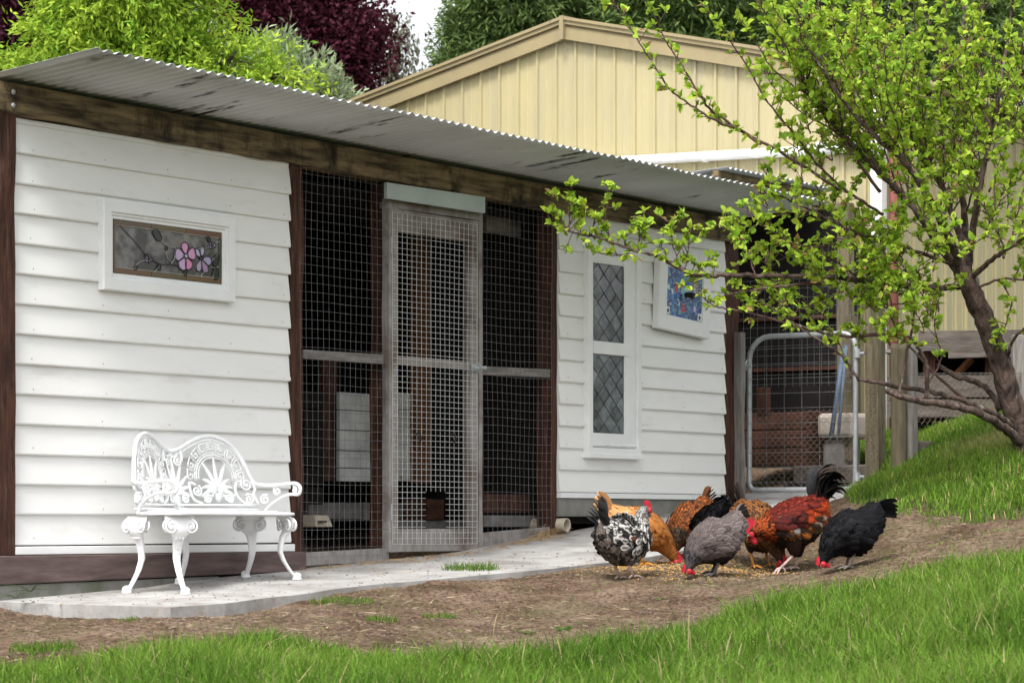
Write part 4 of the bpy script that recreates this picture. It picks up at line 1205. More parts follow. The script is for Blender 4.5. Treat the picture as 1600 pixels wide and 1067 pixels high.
# cabriole legs: broad knee with two volutes, tapering ankle, ball foot
def leg(p, q, ang, rear=False, hgt=None, splay=.105):
    """p,q: where it meets the seat; ang: direction the knee faces, in the p,q plane"""
    u = Vector((math.cos(ang), math.sin(ang)))        # outwards
    v = Vector((-math.sin(ang), math.cos(ang)))       # across
    def Q(o, a, h): return BL(p + u.x*o + v.x*a, q + u.y*o + v.y*a, h)
    foot = splay
    H = HS - .014
    zs_ = float(slab_z(BS + p + u.x*foot, q + u.y*foot)) - BZ      # slab height at the foot
    prof = [(1.0, .006, .100, .011), (.93, .018, .103, .011), (.84, .022, .092, .011), (.76, .016, .060, .012), (.70, .008, .036, .013), (.60, .001, .030, .012), (.45, .004, .024, .010), (.3, .018, .020, .009), (.17, .038, .017, .008), (.08, .056, .017, .009), (.03, .066, .021, .012)]
    mb = MB(); vs = []; n = 12
    for (hf, o, wd, th) in prof:
        h = zs_ + (H - zs_) * hf; o = o / .064 * foot * .9 + (0.02 if hf > .7 else 0.012 if hf > .5 else 0)
        for k in range(n):
            a = 2*math.pi*k/n; ca, sa_ = math.cos(a), math.sin(a)
            e = lambda t: math.copysign(abs(t)**.6, t)
            vs.append(Q(o + th*e(sa_), wd*.92*e(ca)*.9, h))
    fs = []
    for i in range(len(prof)-1):
        for k in range(n):
            k2 = (k+1) % n; fs.append((i*n+k, i*n+k2, (i+1)*n+k2, (i+1)*n+k))
    fs.append(tuple(range(n))); fs.append(tuple(range((len(prof)-1)*n, len(prof)*n))[::-1])
    mb.add(vs, fs)
    mb.ball(Q(foot*.98, 0, zs_ + .020), (.025, .025, .020), 10, 7)
    mb.tube([Q(foot*.98, 0, zs_), Q(foot*.98, 0, zs_ + .012)], [.028, .025], 10)
    hfs = [q_[0] for q_ in prof][::-1]
    off = [q_[1] / .064 * foot * .9 + (0.02 if q_[0] > .7 else 0.012 if q_[0] > .5 else 0) + q_[3] for q_ in prof][::-1]
    wid = [q_[2] * .83 for q_ in prof][::-1]
    fo = lambda hf: float(np.interp(hf, hfs, off)); fw = lambda hf: float(np.interp(hf, hfs, wid))
    hh = lambda hf: zs_ + (H - zs_) * hf
    for d in (1, -1):
        cxv, hc = d*.054, .86
        mb.tube([Q(fo((b - zs_) / (H - zs_)) - .001, a, b) for a, b in spiral(cxv, hh(hc), .038, 1.75, math.pi/2, -d)], .0060, 6)
        mb.ball(Q(fo(hc), cxv, hh(hc)), .009, 8, 5)
        mb.tube([Q(fo((b - zs_) / (H - zs_)) - .034, a, b) for a, b in spiral(cxv, hh(hc), .036, 1.6, math.pi/2, -d)], .0055, 6)
        mb.tube([Q(fo(hf) - .004, d*fw(hf)*.72, hh(hf)) for hf in np.linspace(.72, .14, 9)], .0032, 5)
    for k in range(3): mb.ball(Q(fo(.715) - .004, (k-1)*.019, hh(.715)), (.011,.010,.011), 8, 5)
    for hf in np.linspace(.62, .2, 9): mb.tube([Q(fo(hf) - .002, -fw(hf)*.6, hh(hf)), Q(fo(hf) - .002, fw(hf)*.6, hh(hf))], .0026, 4)
    return mb.build("leg", M['enamel'], bench, smooth=True)
leg(-.40, .46, math.radians(112))
leg(.42, .46, math.radians(28))
leg(-.44, QF + .15, math.radians(190))
leg(.43, QF + .15, math.radians(-62))
leg(.0, QF + .06, math.radians(-90), splay=.05)
# ------------------------------------------------------------------ gate, posts and what stands behind
def rel(root):
    o = Vector(root.location); return lambda p: Vector(p) - o
def hexnet(mb, f, u0, u1, v0, v1, p=.046, r=.0009):
    nw = int((u1 - u0) / (p / 2)) + 1; nr = int((v1 - v0) / (p * .5)) + 1
    for k in range(nw):
        pts = []
        for j in range(nr):
            sg = 1 if (j + k) % 2 == 0 else -1; x = min(max(u0 + k * p / 2 + sg * p / 4, u0), u1); z = v0 + j * p * .5
            w = .004 * mnoise.noise(Vector((x * 5, z * 5, k)))
            pts += [f(x, z + p * .0, w), f(x, z + p * .17, w)]
        mb.tube(pts, r, 3, cap=False)
SGT = 7.22
zg = float(zs(SGT))
gate = empty("garden_gate", CO(SGT, .47, zg), 0, "galvanised tube gate with wire mesh and rusty hex netting beside the coop", "gate")
R_ = rel(gate)
def GT(w, z, o=0.0): return R_(CO(SGT - o, w, z))
wa, wb, za, zb = .055, .885, .235, 1.30
c8 = []
for (cx, cz, a0) in ((wb-.07, za+.07, -90), (wb-.10, zb-.10, 0), (wa+.16, zb-.16, 90), (wa+.05, za+.05, 180)):
    rr = {-90: .07, 0: .10, 90: .16, 180: .05}[a0]
    for k in range(6):
        a = math.radians(a0 + 90 * k / 5); c8.append(GT(cx + rr*math.cos(a), cz + rr*math.sin(a)))
mb = MB(); mb.tube(c8 + [c8[0]], .019, 8, cap=False); mb.build("gate_frame", M['galv'], gate, smooth=True)
mb = MB()
for k in range(1, 6):
    w = wa + (wb - wa) * k / 6 + .01; mb.tube([GT(w, za, .018), GT(w, zb - (.03 if k == 1 else 0), .018)], .0017, 4)
for k in range(10):
    z = za + .05 + k * .103; mb.tube([GT(wa, z, .02), GT(wb, z, .02)], .0017, 4)
mb.build("gate_mesh", M['wire'], gate, kind="stuff")
mb = MB(); hexnet(mb, lambda x, z, w: GT(x, z, -.012 + w), wa + .04, wb - .02, za + .02, .80, .050, .0013); mb.build("hex_netting", M['hexwire'], gate, kind="stuff")
for z in (.32, 1.16):
    mb = MB(); mb.tube([GT(wb - .01, z), GT(wb + .07, z)], .010, 8); mb.tube([GT(wb + .012, z - .03), GT(wb + .012, z + .03)], .026, 10); mb.build("gate_hinge", M['galv'], gate)
mb = MB(); mb.box(GT(-.01, 1.06, .03), GT(.03, 1.14, .045)); mb.tube([GT(-.02, 1.09, .05), GT(.10, 1.10, .05)], .010, 8); mb.tube([GT(.05, 1.07, .03), GT(.06, 1.10, .07), GT(.06, 1.14, .04)], .006, 6)
mb.build("gate_latch", M['galv'], gate)
# netting above the gate
pan = empty("gate_top_netting", CO(SGT + .05, .47, 1.3), 0, "square wire panel filling the opening above the tube gate", "wire panel")
R2 = rel(pan); mb = MB()
for k in range(17): w = -.02 + k * .056; mb.tube([R2(CO(SGT+.05, w, .95)), R2(CO(SGT+.05, w + .005*math.sin(k*3), 1.70))], .0014, 4)
for k in range(12): z = .97 + k * .066; mb.tube([R2(CO(SGT+.05, -.03, z)), R2(CO(SGT+.05, .91, z + .004*math.sin(k*5)))], .0014, 4)
mb.build("wire_grid", M['wire'], pan, kind="stuff")

def post_thing(name, label, s, w, ws, ww, z0, z1, m, cat="post", rough=.006, group=None):
    e = empty(name, CO(s, w, z0), TH, label, cat, group)
    fr = lambda a, b, z: (a, -b, z)
    o = rough_post("shaft", m, -ws/2, ws/2, -ww/2, ww/2, -.15, z1 - z0, rough, parent=e, fr=fr, n=18)
    return e
lp = post_thing("timber_post", "weathered grey board post the gate latches to, against the coop corner", 7.12, .02, .06, .085, .12, 1.33, M['greywood'])
post_thing("timber_post", "tall thin grey stud rising above the gate latch board", 7.16, -.06, .05, .06, .14, 1.98, M['greywood'])
gp = post_thing("gate_post", "lichened timber post the tube gate hangs from", 7.25, 1.02, .105, .10, .22, 1.95, M['postold'])
R3 = lambda s, w, z: (s - 7.25, -(w - 1.02), z - .22)
mb = MB(); hexnet(mb, lambda x, z, w: R3(7.25 - .06, .98 + x, z), 0, .09, .30, 1.0, .046, .0011); mb.build("netting_strip", M['hexwire'], gp, kind="stuff")
p = hit(1404, 736, 17, 21)
fp = empty("fence_post", p, TH, "thick round old post beside a split grey one right of the gate", "post")
mb = MB(); n = 12; H_ = (736 - 538) / F * p.y
pts = [Vector((0,0,-.2)), Vector((.003,0,.3)), Vector((-.004,0,.6)), Vector((0,0,H_))]; mb.tube(catmull(pts, 4), .052, n); mb.build("round_post", M['postold'], fp, smooth=True)
rough_post("split_post", M['greywood'], .06, .12, -.09, -.03, -.2, H_ + .01, .007, parent=fp, fr=lambda a, b, z: (a - .02, b, z))

# side yard: box, stones, steps, boards and poles
def world_box(name, m, label, cat, s0, s1, w0, w1, z0, z1, bevel=.008, group=None, parts=None):
    e = empty(name, CO((s0+s1)/2, (w0+w1)/2, z0), TH, label, cat, group)
    cs_, cw_ = (s0+s1)/2, (w0+w1)/2
    for (pn, pm, a0, a1, b0, b1, c0, c1) in (parts or [(name + "_body", m, s0, s1, w0, w1, z0, z1)]):
        mb = MB(); mb.box((a0-cs_, -(b0-cw_), c0-z0), (a1-cs_, -(b1-cw_), c1-z0)); mb.build(pn, pm, e, bevel=bevel)
    return e
sb = 8.15
boxparts = [("box_board", M['rust'], sb-.03, sb, -.62 , .02, .42 + i*.132, .545 + i*.132) for i in range(3)] + [("box_end", M['rust'], sb+.005, sb+.6, -.005, .02, .42, .82), ("soil", M['block'], sb+.0, sb+.58, -.6, -.01, .42, .76)]
world_box("timber_box", M['rust'], "rusty brown timber planter box seen through the gate netting", "planter", sb-.03, sb+.6, -.62, .02, .42, .82, parts=boxparts)
def stone(x, y, Z, r, label, group="stones stacked behind the gate"):
    q = P(x, y, Z); mb = MB(); sd = random.uniform(0, 99); vs = []; 
    mb.ball((0,0,0), r, 12, 8)
    mb.v = [tuple(Vector(v) * (1 + .25 * mnoise.noise(Vector(v) * 9 + Vector((sd,0,0))))) for v in mb.v]
    o = mb.build("stone", M['stone'], smooth=True); o.location = q; o.rotation_euler = (0, 0, random.uniform(0, 3)); return tag(o, label, "stone", group)
world_box("stone_slab", M['stone'], "pale flat stone block beside the brown planter box", "stone", 8.2, 8.6, .06, .36, .62, .80, bevel=.03)
world_box("stone_slab", M['block'], "darker grey block under the pale stone block behind the gate", "stone", 8.24, 8.5, .08, .27, .36, .615, bevel=.03)
world_box("garden_step", M['sleeper'], "old grey sleeper step behind the gate netting", "step", 7.95, 8.1, .0, .75, .30, .42, bevel=.012)
q_ = hit(1446, 704, 16, 22); e = empty("garden_edging", q_, math.radians(-8), "dark sleeper edging set in the grass right of the double post", "edging"); mb = MB(); mb.box((-.20,-.05,-.15), (.20,.07,.062)); mb.build("sleeper", M['sleeper'], e, bevel=.01)
e = empty("leaning_pole", P(1303, 640, 20.3), 0, "blue grey poles leaning in the dark behind the gate", "pole"); mb = MB()
mb.tube([Vector((-.02,0,-.2)), P(1318, 545, 20.6) - P(1303, 640, 20.3)], .018, 8); mb.tube([Vector((.03,0,-.2)), P(1322, 540, 20.6) - P(1303, 640, 20.3)], .012, 8); mb.build("pole", M['bluetube'], e, smooth=True)
e = empty("timber_post", P(1326, 655, 20.8), TH, "brown square post in the dark behind the gate hinge side", "post")
rough_post("shaft", M['postold'], -.06, .06, -.05, .05, -.3, .75, .004, parent=e, fr=lambda a, b, z: (a, -b, z))
e = empty("scrap_board", P(1193, 640, 20.7), TH, "short upright brown board end standing on the planter box", "board"); mb = MB(); mb.box((-.02,-.05,-.05), (.02,.05,.16)); mb.build("plank", M['redwood'], e, bevel=.003)

# lean-to shelter joined to the coop end: walls coloured near-black for the shade inside
lt = empty("lean_to_shelter", CO(8.9, -1.2, .3), TH, "dark lean-to shelter with a corrugated roof between coop and cream shed", "shelter")
LF = lambda s, w, z: (s - 8.9, -(w + 1.2), z - .3)
sroof = 8.06; k = 0
while sroof < 9.7:
    corr_sheet(sroof, min(sroof + .80, 9.78), -2.9, -.60, 2.655, .06, 0.0, parent=lt, fr=LF, lift=.0016*(k % 2)); sroof += .76; k += 1
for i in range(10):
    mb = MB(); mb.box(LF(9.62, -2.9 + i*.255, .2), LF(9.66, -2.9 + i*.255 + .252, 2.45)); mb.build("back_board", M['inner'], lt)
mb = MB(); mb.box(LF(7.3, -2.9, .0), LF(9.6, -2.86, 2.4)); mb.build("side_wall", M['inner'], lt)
mb = MB(); mb.box(LF(8.05, -.74, 2.48), LF(9.7, -.68, 2.60)); mb.build("beam", M['beam'], lt, bevel=.004)
mb = MB(); mb.box(LF(9.5, -.46, .2), LF(9.6, -.36, 2.48)); mb.build("corner_post", M['postold'], lt, bevel=.004)
for i in range(3):
    mb = MB(); mb.box(LF(9.58, -2.6, .8 + i*.4), LF(9.61, -.45, .83 + i*.4)); mb.build("shelf_rail", M['rust'], lt)

# ------------------------------------------------------------------ cream steel shed
shed = empty("steel_shed", CO(9.84, -3.17, .4), TH, "cream ribbed steel shed with tan barge boards behind the coop", "shed")
SF = lambda t, d, z: (d, -t, z - .4)
AP, SLP, TR, TL = 4.22, .228, 2.90, -3.4
def rib_sheet(fr2, a0, a1, z0, zt, mname="wall_sheet"):
    """one pan with an upstanding rib on its left edge; zt(a) gives the top"""
    prof = [(0,0),(.004,.022),(.020,.022),(.026,0),(.075,.0),(.080,.004),(.095,.004),(.100,0),(.148,0),(.153,.004),(.163,.004),(.168,0),(a1-a0,0)]
    mb = MB(); vs = []
    for (a, o) in prof: vs += [fr2(a0 + a, o, z0), fr2(a0 + a, o, zt(a0 + a))]
    fs = [(2*i, 2*i+2, 2*i+3, 2*i+1) for i in range(len(prof)-1)]
    mb.add(vs, fs); o = mb.build(mname, M['cream'], shed); return o
pitch = .193; a = TL
while a < TR - .02:
    e1 = min(a + pitch, TR); rib_sheet(lambda t, o, z: SF(t, -o, z), a, e1, .1, lambda t: AP - .10 - SLP*abs(t)); a += pitch
a = 0.0
while a < 6.0:
    rib_sheet(lambda d, o, z: SF(TR + o, d, z), a, a + pitch, .3, lambda d: AP - .12 - SLP*TR); a += pitch
# screws
mb = MB()
for k in range(30):
    t = TL + k*pitch + .12
    if t < TR: mb.ball(SF(t, -.003, 2.62 + .02*math.sin(k)), (.007,.007,.007), 6, 4); mb.ball(SF(t, -.003, 1.6), .007, 6, 4)
mb.build("wall_screws", M['rust'], shed, kind="stuff")
for sgn, tend in ((1, TR + .12), (-1, TL - .1)):
    def bargeb(z0, z1, d0, d1, name):
        mb = MB(); t0, t1 = 0.0, tend
        zt0, zt1 = AP, AP - SLP*abs(tend)
        mb.hexa([SF(t0, d1, zt0+z0), SF(t1, d1, zt1+z0), SF(t1, d0, zt1+z0), SF(t0, d0, zt0+z0), SF(t0, d1, zt0+z1), SF(t1, d1, zt1+z1), SF(t1, d0, zt1+z1), SF(t0, d0, zt0+z1)])
        mb.build(name, M['barge'], shed)
    bargeb(-.175, -.068, -.065, -.03, "barge_board"); bargeb(-.066, -.050, -.055, -.03, "barge_groove"); bargeb(-.048, .0, -.085, .10, "barge_cap"); bargeb(-.014, .012, -.10, -.02, "barge_lip")
mb = MB(); mb.hexa([SF(-.02,-.03,AP-.175), SF(.02,-.03,AP-.175), SF(.02,-.105,AP-.18), SF(-.02,-.105,AP-.18), SF(-.02,.1,AP+.02), SF(.02,.1,AP+.02), SF(.02,-.105,AP+.016), SF(-.02,-.105,AP+.016)]); mb.build("ridge_cap", M['barge'], shed)
for sgn, tend in ((1, TR + .15), (-1, TL - .15)):
    mb = MB(); zt1 = AP - SLP*abs(tend) - .02
    mb.add([SF(0,-.02,AP-.02), SF(tend,-.02,zt1), SF(tend,6.2,zt1), SF(0,6.2,AP-.02), SF(0,-.02,AP-.035), SF(tend,-.02,zt1-.015), SF(tend,6.2,zt1-.015), SF(0,6.2,AP-.035)], [(0,1,2,3),(7,6,5,4),(0,4,5,1),(1,5,6,2),(2,6,7,3),(3,7,4,0)])
    mb.build("roof_plane", M['barge'], shed)
mb = MB(); mb.box(SF(TL, 6.0, .1), SF(TR, 6.03, 3.5)); mb.box(SF(TL, .0, .1), SF(TL+.02, 6.0, 3.4)); mb.build("rear_walls", M['cream'], shed)
mb = MB(); mb.box(SF(TR - .055, -.045, .5), SF(TR + .045, .05, AP - .15 - SLP*TR)); mb.build("corner_flashing", M['whitepipe'], shed, bevel=.004)
mb = MB(); mb.tube([SF(TR + .09, .08, .55), SF(TR + .09, .08, 3.2), SF(TR + .10, .1, 3.35), SF(TR + .22, .16, 3.5)], .036, 10); mb.build("downpipe", M['redpipe'], shed, smooth=True)
mb = MB(); mb.tube([SF(TR + .20, -.05, AP - SLP*TR - .10), SF(TR + .20, 6.1, AP - SLP*TR - .13)], .045, 10); mb.build("gutter", M['barge'], shed, smooth=True)
mb = MB(); mb.tube([SF(-.9, -.06, 3.02), SF(.6, -.06, 2.985), SF(1.7, -.06, 2.96), SF(TR - .07, -.06, 2.93)], .040, 12); mb.build("overflow_pipe", M['whitepipe'], shed, smooth=True)
mb = MB()
for t in (.2, 1.35, 2.4): mb.tube([SF(t, -.06, 2.965), SF(t+.05, -.06, 2.963)], .045, 12)
mb.build("pipe_collar", M['whitepipe'], shed)

# ------------------------------------------------------------------ old timber wall and hex wire fence on the right
tw0 = P(1420, 640, 21.0)
tw = empty("timber_retaining_wall", tw0, math.radians(-16), "old grey timber wall with open gap and mossy plank behind the wire fence", "timber wall")
def TWb(name, m, x0, x1, z0, z1, y0=0.0, y1=.06, tilt=0.0, rough=.004):
    o = rough_post(name, m, z0, z1, y0, y1, x0, x1, rough, parent=tw, fr=lambda a, b, c_: (c_, -b, a + tilt*c_), n=12); return o
px = 21.0 / F
zz = lambda y: (640 - y) * px
TWb("top_plank", M['sleeper'], .08, 1.6, zz(546), zz(519), .0, .07)
TWb("top_plank", M['sleeper'], .30, 1.7, zz(561), zz(548), .01, .09)
TWb("mossy_plank", M['sleeper'], -.15, 1.7, zz(622), zz(588), .0, .06)
TWb("low_plank", M['sleeper'], -.15, 1.7, zz(652), zz(625), -.01, .05)
for x in (.1, .55, 1.0, 1.45):
    mb = MB(); mb.box((x, .02, zz(660)), (x + .09, .10, zz(548))); mb.build("wall_post", M['redwood'] if x < 1 else M['greywood'], tw, bevel=.005)
mb = MB(); mb.box((-.2, .55, zz(670)), (1.8, .60, zz(545))); mb.build("shade_sheet", M['inner'], tw)  # near-black sheet standing in for the shade in the plank gap
mb = MB(); mb.box((-.2, .10, zz(549)), (1.8, .56, zz(544))); mb.build("shelf_board", M['greywoodh'], tw)
mb = MB(); mb.tube([(.10, .06, zz(640)), (.45, .10, zz(560))], .03, 6); mb.build("brace", M['innerbrown'], tw)
fw0 = P(1412, 640, 19.9)
fe = empty("wire_fence", fw0, 0, "hexagonal chicken wire fence running right from the thick round post", "fence")
fa, fb = P(1412, 660, 19.4), P(1625, 655, 20.4); R4 = rel(fe); mb = MB()
ln = (fb - fa); Lf = Vector((ln.x, ln.y, 0)).length; dn = Vector((ln.x, ln.y, 0)).normalized()
hexnet(mb, lambda x, z, w: R4(fa + dn * x + Vector((0, 0, z + (fb.z - fa.z) * x / Lf)) + Vector((0, w, 0))), 0, Lf, -.02, .33, .058, .0013)
mb.build("hex_netting", M['hexwire'], fe, kind="stuff")
mb = MB(); mb.tube([R4(fa + Vector((0,0,.33))), R4(fb + Vector((0,0,.33)))], .002, 4); mb.tube([R4(fa + Vector((0,0,.55))), R4(fb + Vector((0,0,.56)))], .0018, 4); mb.build("line_wire", M['wire'], fe)
e = empty("fence_post", P(1592, 660, 20.3), 0, "square grey fence post behind the plum trunk at the right edge", "post"); mb = MB(); mb.box((-.05,-.04,-.2), (.05,.04,.62)); mb.build("shaft", M['greywood'], e, bevel=.006)
# ------------------------------------------------------------------ fruit tree
LEAF_T = np.array([(0,0,0),(.32,-.30,.07),(.32,.30,.07),(.34,0,0),(.68,-.25,.03),(.68,.25,.03),(.70,0,-.04),(1.0,0,-.14)])
LEAF_F = np.array([[0,3,1],[0,2,3],[1,3,6],[1,6,4],[3,2,5],[3,5,6],[4,6,7],[6,5,7]])
tree_base = P(1606, 712, 17.3)
ptree = empty("plum_tree", tree_base, 0, "spreading fruit tree with leaning trunk and fresh green spring leaves", "tree")
TB = Vector(tree_base)
def PT(x, y, Z): return P(x, y, Z) - TB
bark = MB(); twig = MB(); leaf_pos = []
def limb(pts, r0, r1, spurs=0.0, start=.0, thin=False, z_j=0.0, dens=1.0):
    q = catmull([PT(*p) for p in pts], 6); n = len(q)
    L_ = sum((q[i+1]-q[i]).length for i in range(n-1))
    for i in range(1, n-1): q[i] = q[i] + Vector((random.gauss(0, .0035), random.gauss(0, .005), random.gauss(0, .0035))) * (1 if not thin else .8)
    rs = [(r0 + (r1 - r0) * (i/(n-1))**.8) * (1 + random.gauss(0, .02 if r0 > .025 else .05)) for i in range(n)]
    (twig if thin else bark).tube(q, rs, 5 if thin else 9)
    if spurs:
        acc = 0.0; nxt = L_ * start
        for i in range(n - 1):
            d = (q[i+1] - q[i]); l = d.length
            while nxt < acc + l:
                f = (nxt - acc) / l; leaf_spur(q[i] + d * f, d.normalized(), dens * (1 if nxt < L_ * .9 else 1.3)); nxt += spurs * random.uniform(.55, 1.45)
            acc += l
        leaf_spur(q[-1], d.normalized(), 1.4)
    return q
def leaf_spur(p, d, dens=1.0):
    a = random.uniform(0, 6.28); o = d.orthogonal().normalized(); side = (o * math.cos(a) + d.cross(o) * math.sin(a))
    side = (side + Vector((0, -.15, .45))).normalized()
    l = random.uniform(.008, .045) if random.random() < .8 else random.uniform(.04, .10)
    e = p + side * l + d * l * .4
    if l > .015: twig.tube([p, e], [.0035, .0022], 4)
    for k in range(max(1, int(random.choice((4,5,6,7,7,8)) * dens))):
        dir_ = (side * .6 + d * .4 + Vector((random.gauss(0,.75), random.gauss(0,.75), random.gauss(.12,.6)))).normalized()
        leaf_pos.append((e - side * random.uniform(0, min(l, .02)), dir_, random.triangular(.018, .066, .038)))
D0_ = 17.1
limb([(1612,730,17.3),(1602,690,17.3),(1590,655,17.3),(1572,595,17.25),(1548,520,17.2),(1525,470,17.15),(1508,430,17.1),(1500,405,17.1)], .082, .056)
lims = {}
lims['L1'] = [(1512,440,17.1),(1478,398,17.1),(1440,340,17.0),(1405,300,17.0),(1360,255,16.9),(1320,215,16.8),(1280,170,16.7),(1250,120,16.6)]
lims['L2'] = [(1510,425,17.1),(1504,380,17.2),(1490,340,17.3),(1470,290,17.4),(1440,240,17.5),(1400,170,17.6),(1370,100,17.7),(1345,30,17.8)]
lims['L3'] = [(1512,425,17.1),(1520,360,17.0),(1530,300,16.9),(1545,230,16.9),(1560,150,16.8),(1575,60,16.8),(1585,-30,16.7)]
lims['L4'] = [(1506,425,17.1),(1508,350,17.4),(1500,270,17.6),(1490,190,17.8),(1500,100,17.9),(1510,0,18.0),(1520,-60,18.0)]
lims['L5'] = [(1515,440,17.1),(1545,410,16.9),(1580,385,16.7),(1630,350,16.5),(1680,300,16.4)]
lims['L6'] = [(1500,415,17.1),(1478,360,16.8),(1440,290,16.5),(1410,250,16.4),(1370,215,16.3),(1310,150,16.2),(1270,80,16.1)]
lims['HB'] = [(1490,412,17.1),(1440,395,17.0),(1400,382,17.0),(1345,366,16.9),(1300,345,16.8),(1260,325,16.8),(1215,305,16.7),(1180,300,16.7)]
for k, r in (('L1',.034),('L2',.027),('L3',.026),('L4',.027),('L5',.020),('L6',.028),('HB',.014)):
    limb(lims[k], r, .007 if k != 'HB' else .004, spurs=.10 if k != 'HB' else .055, start=.4)
# horizontal limbs
H1 = [(1505,448,17.1),(1450,450,17.0),(1400,444,16.9),(1330,436,16.9),(1270,432,16.8),(1200,431,16.8),(1140,430,16.8),(1100,430,16.8),(1074,426,16.8),(1042,409,16.8),(1024,399,16.8),(996,392,16.8),(964,382,16.8),(934,371,16.8),(905,366,16.8),(885,357,16.8),(877,341,16.8)]
limb(H1, .020, .005); 
def small(pts, r=.0045, sp=.035, dens=1.1): limb([(x, y, 16.8 + (0 if len(p_) == 2 else 0)) for p_ in pts for x, y in [p_]], r, .002, spurs=sp, thin=True, dens=dens)
small([(905,366),(885,357),(872,340),(866,325),(868,310)], dens=1.5); small([(890,360),(889,330),(893,305),(896,292)], dens=1.5); small([(885,357),(868,352),(860,350)], dens=1.2)
small([(905,366),(910,345),(915,325)], dens=1.3); small([(920,369),(926,355),(930,348)], dens=1.4); small([(952,376),(946,336),(951,310),(951,292)]); small([(930,371),(940,362),(942,356)], dens=1.4)
small([(997,392),(999,365),(997,345),(990,338)], dens=1.6); small([(998,385),(1008,370),(1012,350)], dens=1.3); small([(978,388),(976,375),(980,366)], dens=1.3); small([(996,392),(969,399),(945,398),(918,388)], dens=1.4)
small([(1063,418),(1052,386),(1050,362),(1058,340)], dens=1.5); small([(1070,424),(1075,390),(1078,362),(1085,352)], dens=1.4); small([(1042,409),(1038,392),(1030,385)], dens=1.2); small([(1090,428),(1100,412),(1112,404)], dens=1.5); small([(1080,426),(1085,410),(1070,398)], dens=1.4)
small([(1114,436),(1116,425),(1117,410)], r=.003, sp=.09); small([(1106,472),(1096,458),(1085,445),(1080,432)], sp=.05, dens=1.3)
limb([(1300,440,16.9),(1230,446,16.8),(1176,453,16.8),(1125,464,16.8),(1106,471,16.8)], .011, .003, spurs=.06, start=.45, thin=True)
limb([(1375,522,16.9),(1322,526,16.9),(1270,515,16.8),(1206,498,16.8),(1150,484,16.7),(1120,479,16.7),(1092,460,16.7),(1082,444,16.7)], .012, .003, spurs=.075, start=.1, thin=True)
limb([(1592,678,17.3),(1560,650,17.1),(1520,632,17.0),(1470,615,16.9),(1420,607,16.9),(1370,598,16.8),(1344,592,16.8),(1333,580,16.8),(1310,552,16.8),(1284,535,16.7),(1250,512,16.7),(1215,490,16.7),(1190,470,16.7)], .021, .003, spurs=.12, start=.7)
limb([(1600,698,17.3),(1570,668,17.1),(1530,646,16.9),(1490,634,16.8),(1450,628,16.7),(1410,620,16.6),(1385,611,16.6)], .031, .016)
limb([(1447,624,16.75),(1449,580,16.75),(1440,550,16.75),(1424,530,16.75)], .015, .009)
limb([(1404,617,16.65),(1412,580,16.7),(1422,530,16.7),(1428,490,16.7),(1425,450,16.7),(1408,405,16.7),(1395,370,16.7)], .010, .004, spurs=.05, start=.35)
limb([(1562,640,17.4),(1540,604,17.5),(1500,590,17.5),(1466,570,17.5)], .020, .015)
limb([(1540,648,17.4),(1490,610,17.5),(1455,578,17.5),(1420,540,17.5)], .013, .006, thin=True)
limb([(1600,690,17.35),(1565,660,17.45),(1542,648,17.5)], .018, .012)
limb([(1570,580,17.3),(1582,535,17.1),(1605,510,17.0),(1640,480,17.0)], .012, .006, spurs=.09, start=.6)
limb([(1520,455,17.1),(1560,436,17.1),(1600,437,17.1),(1650,440,17.1)], .009, .005, spurs=.12, thin=True)
limb([(1424,530,16.75),(1400,510,16.75),(1385,470,16.7),(1392,430,16.7),(1380,390,16.7)], .008, .003, spurs=.05, thin=True)
limb([(1449,600,16.75),(1470,560,16.8),(1460,510,16.8),(1466,470,16.8)], .006, .003, spurs=.06, start=.3, thin=True)
limb([(1330,592,16.8),(1322,560,16.8),(1290,500,16.8),(1280,460,16.8)], .005, .003, spurs=.06, start=.3, thin=True)
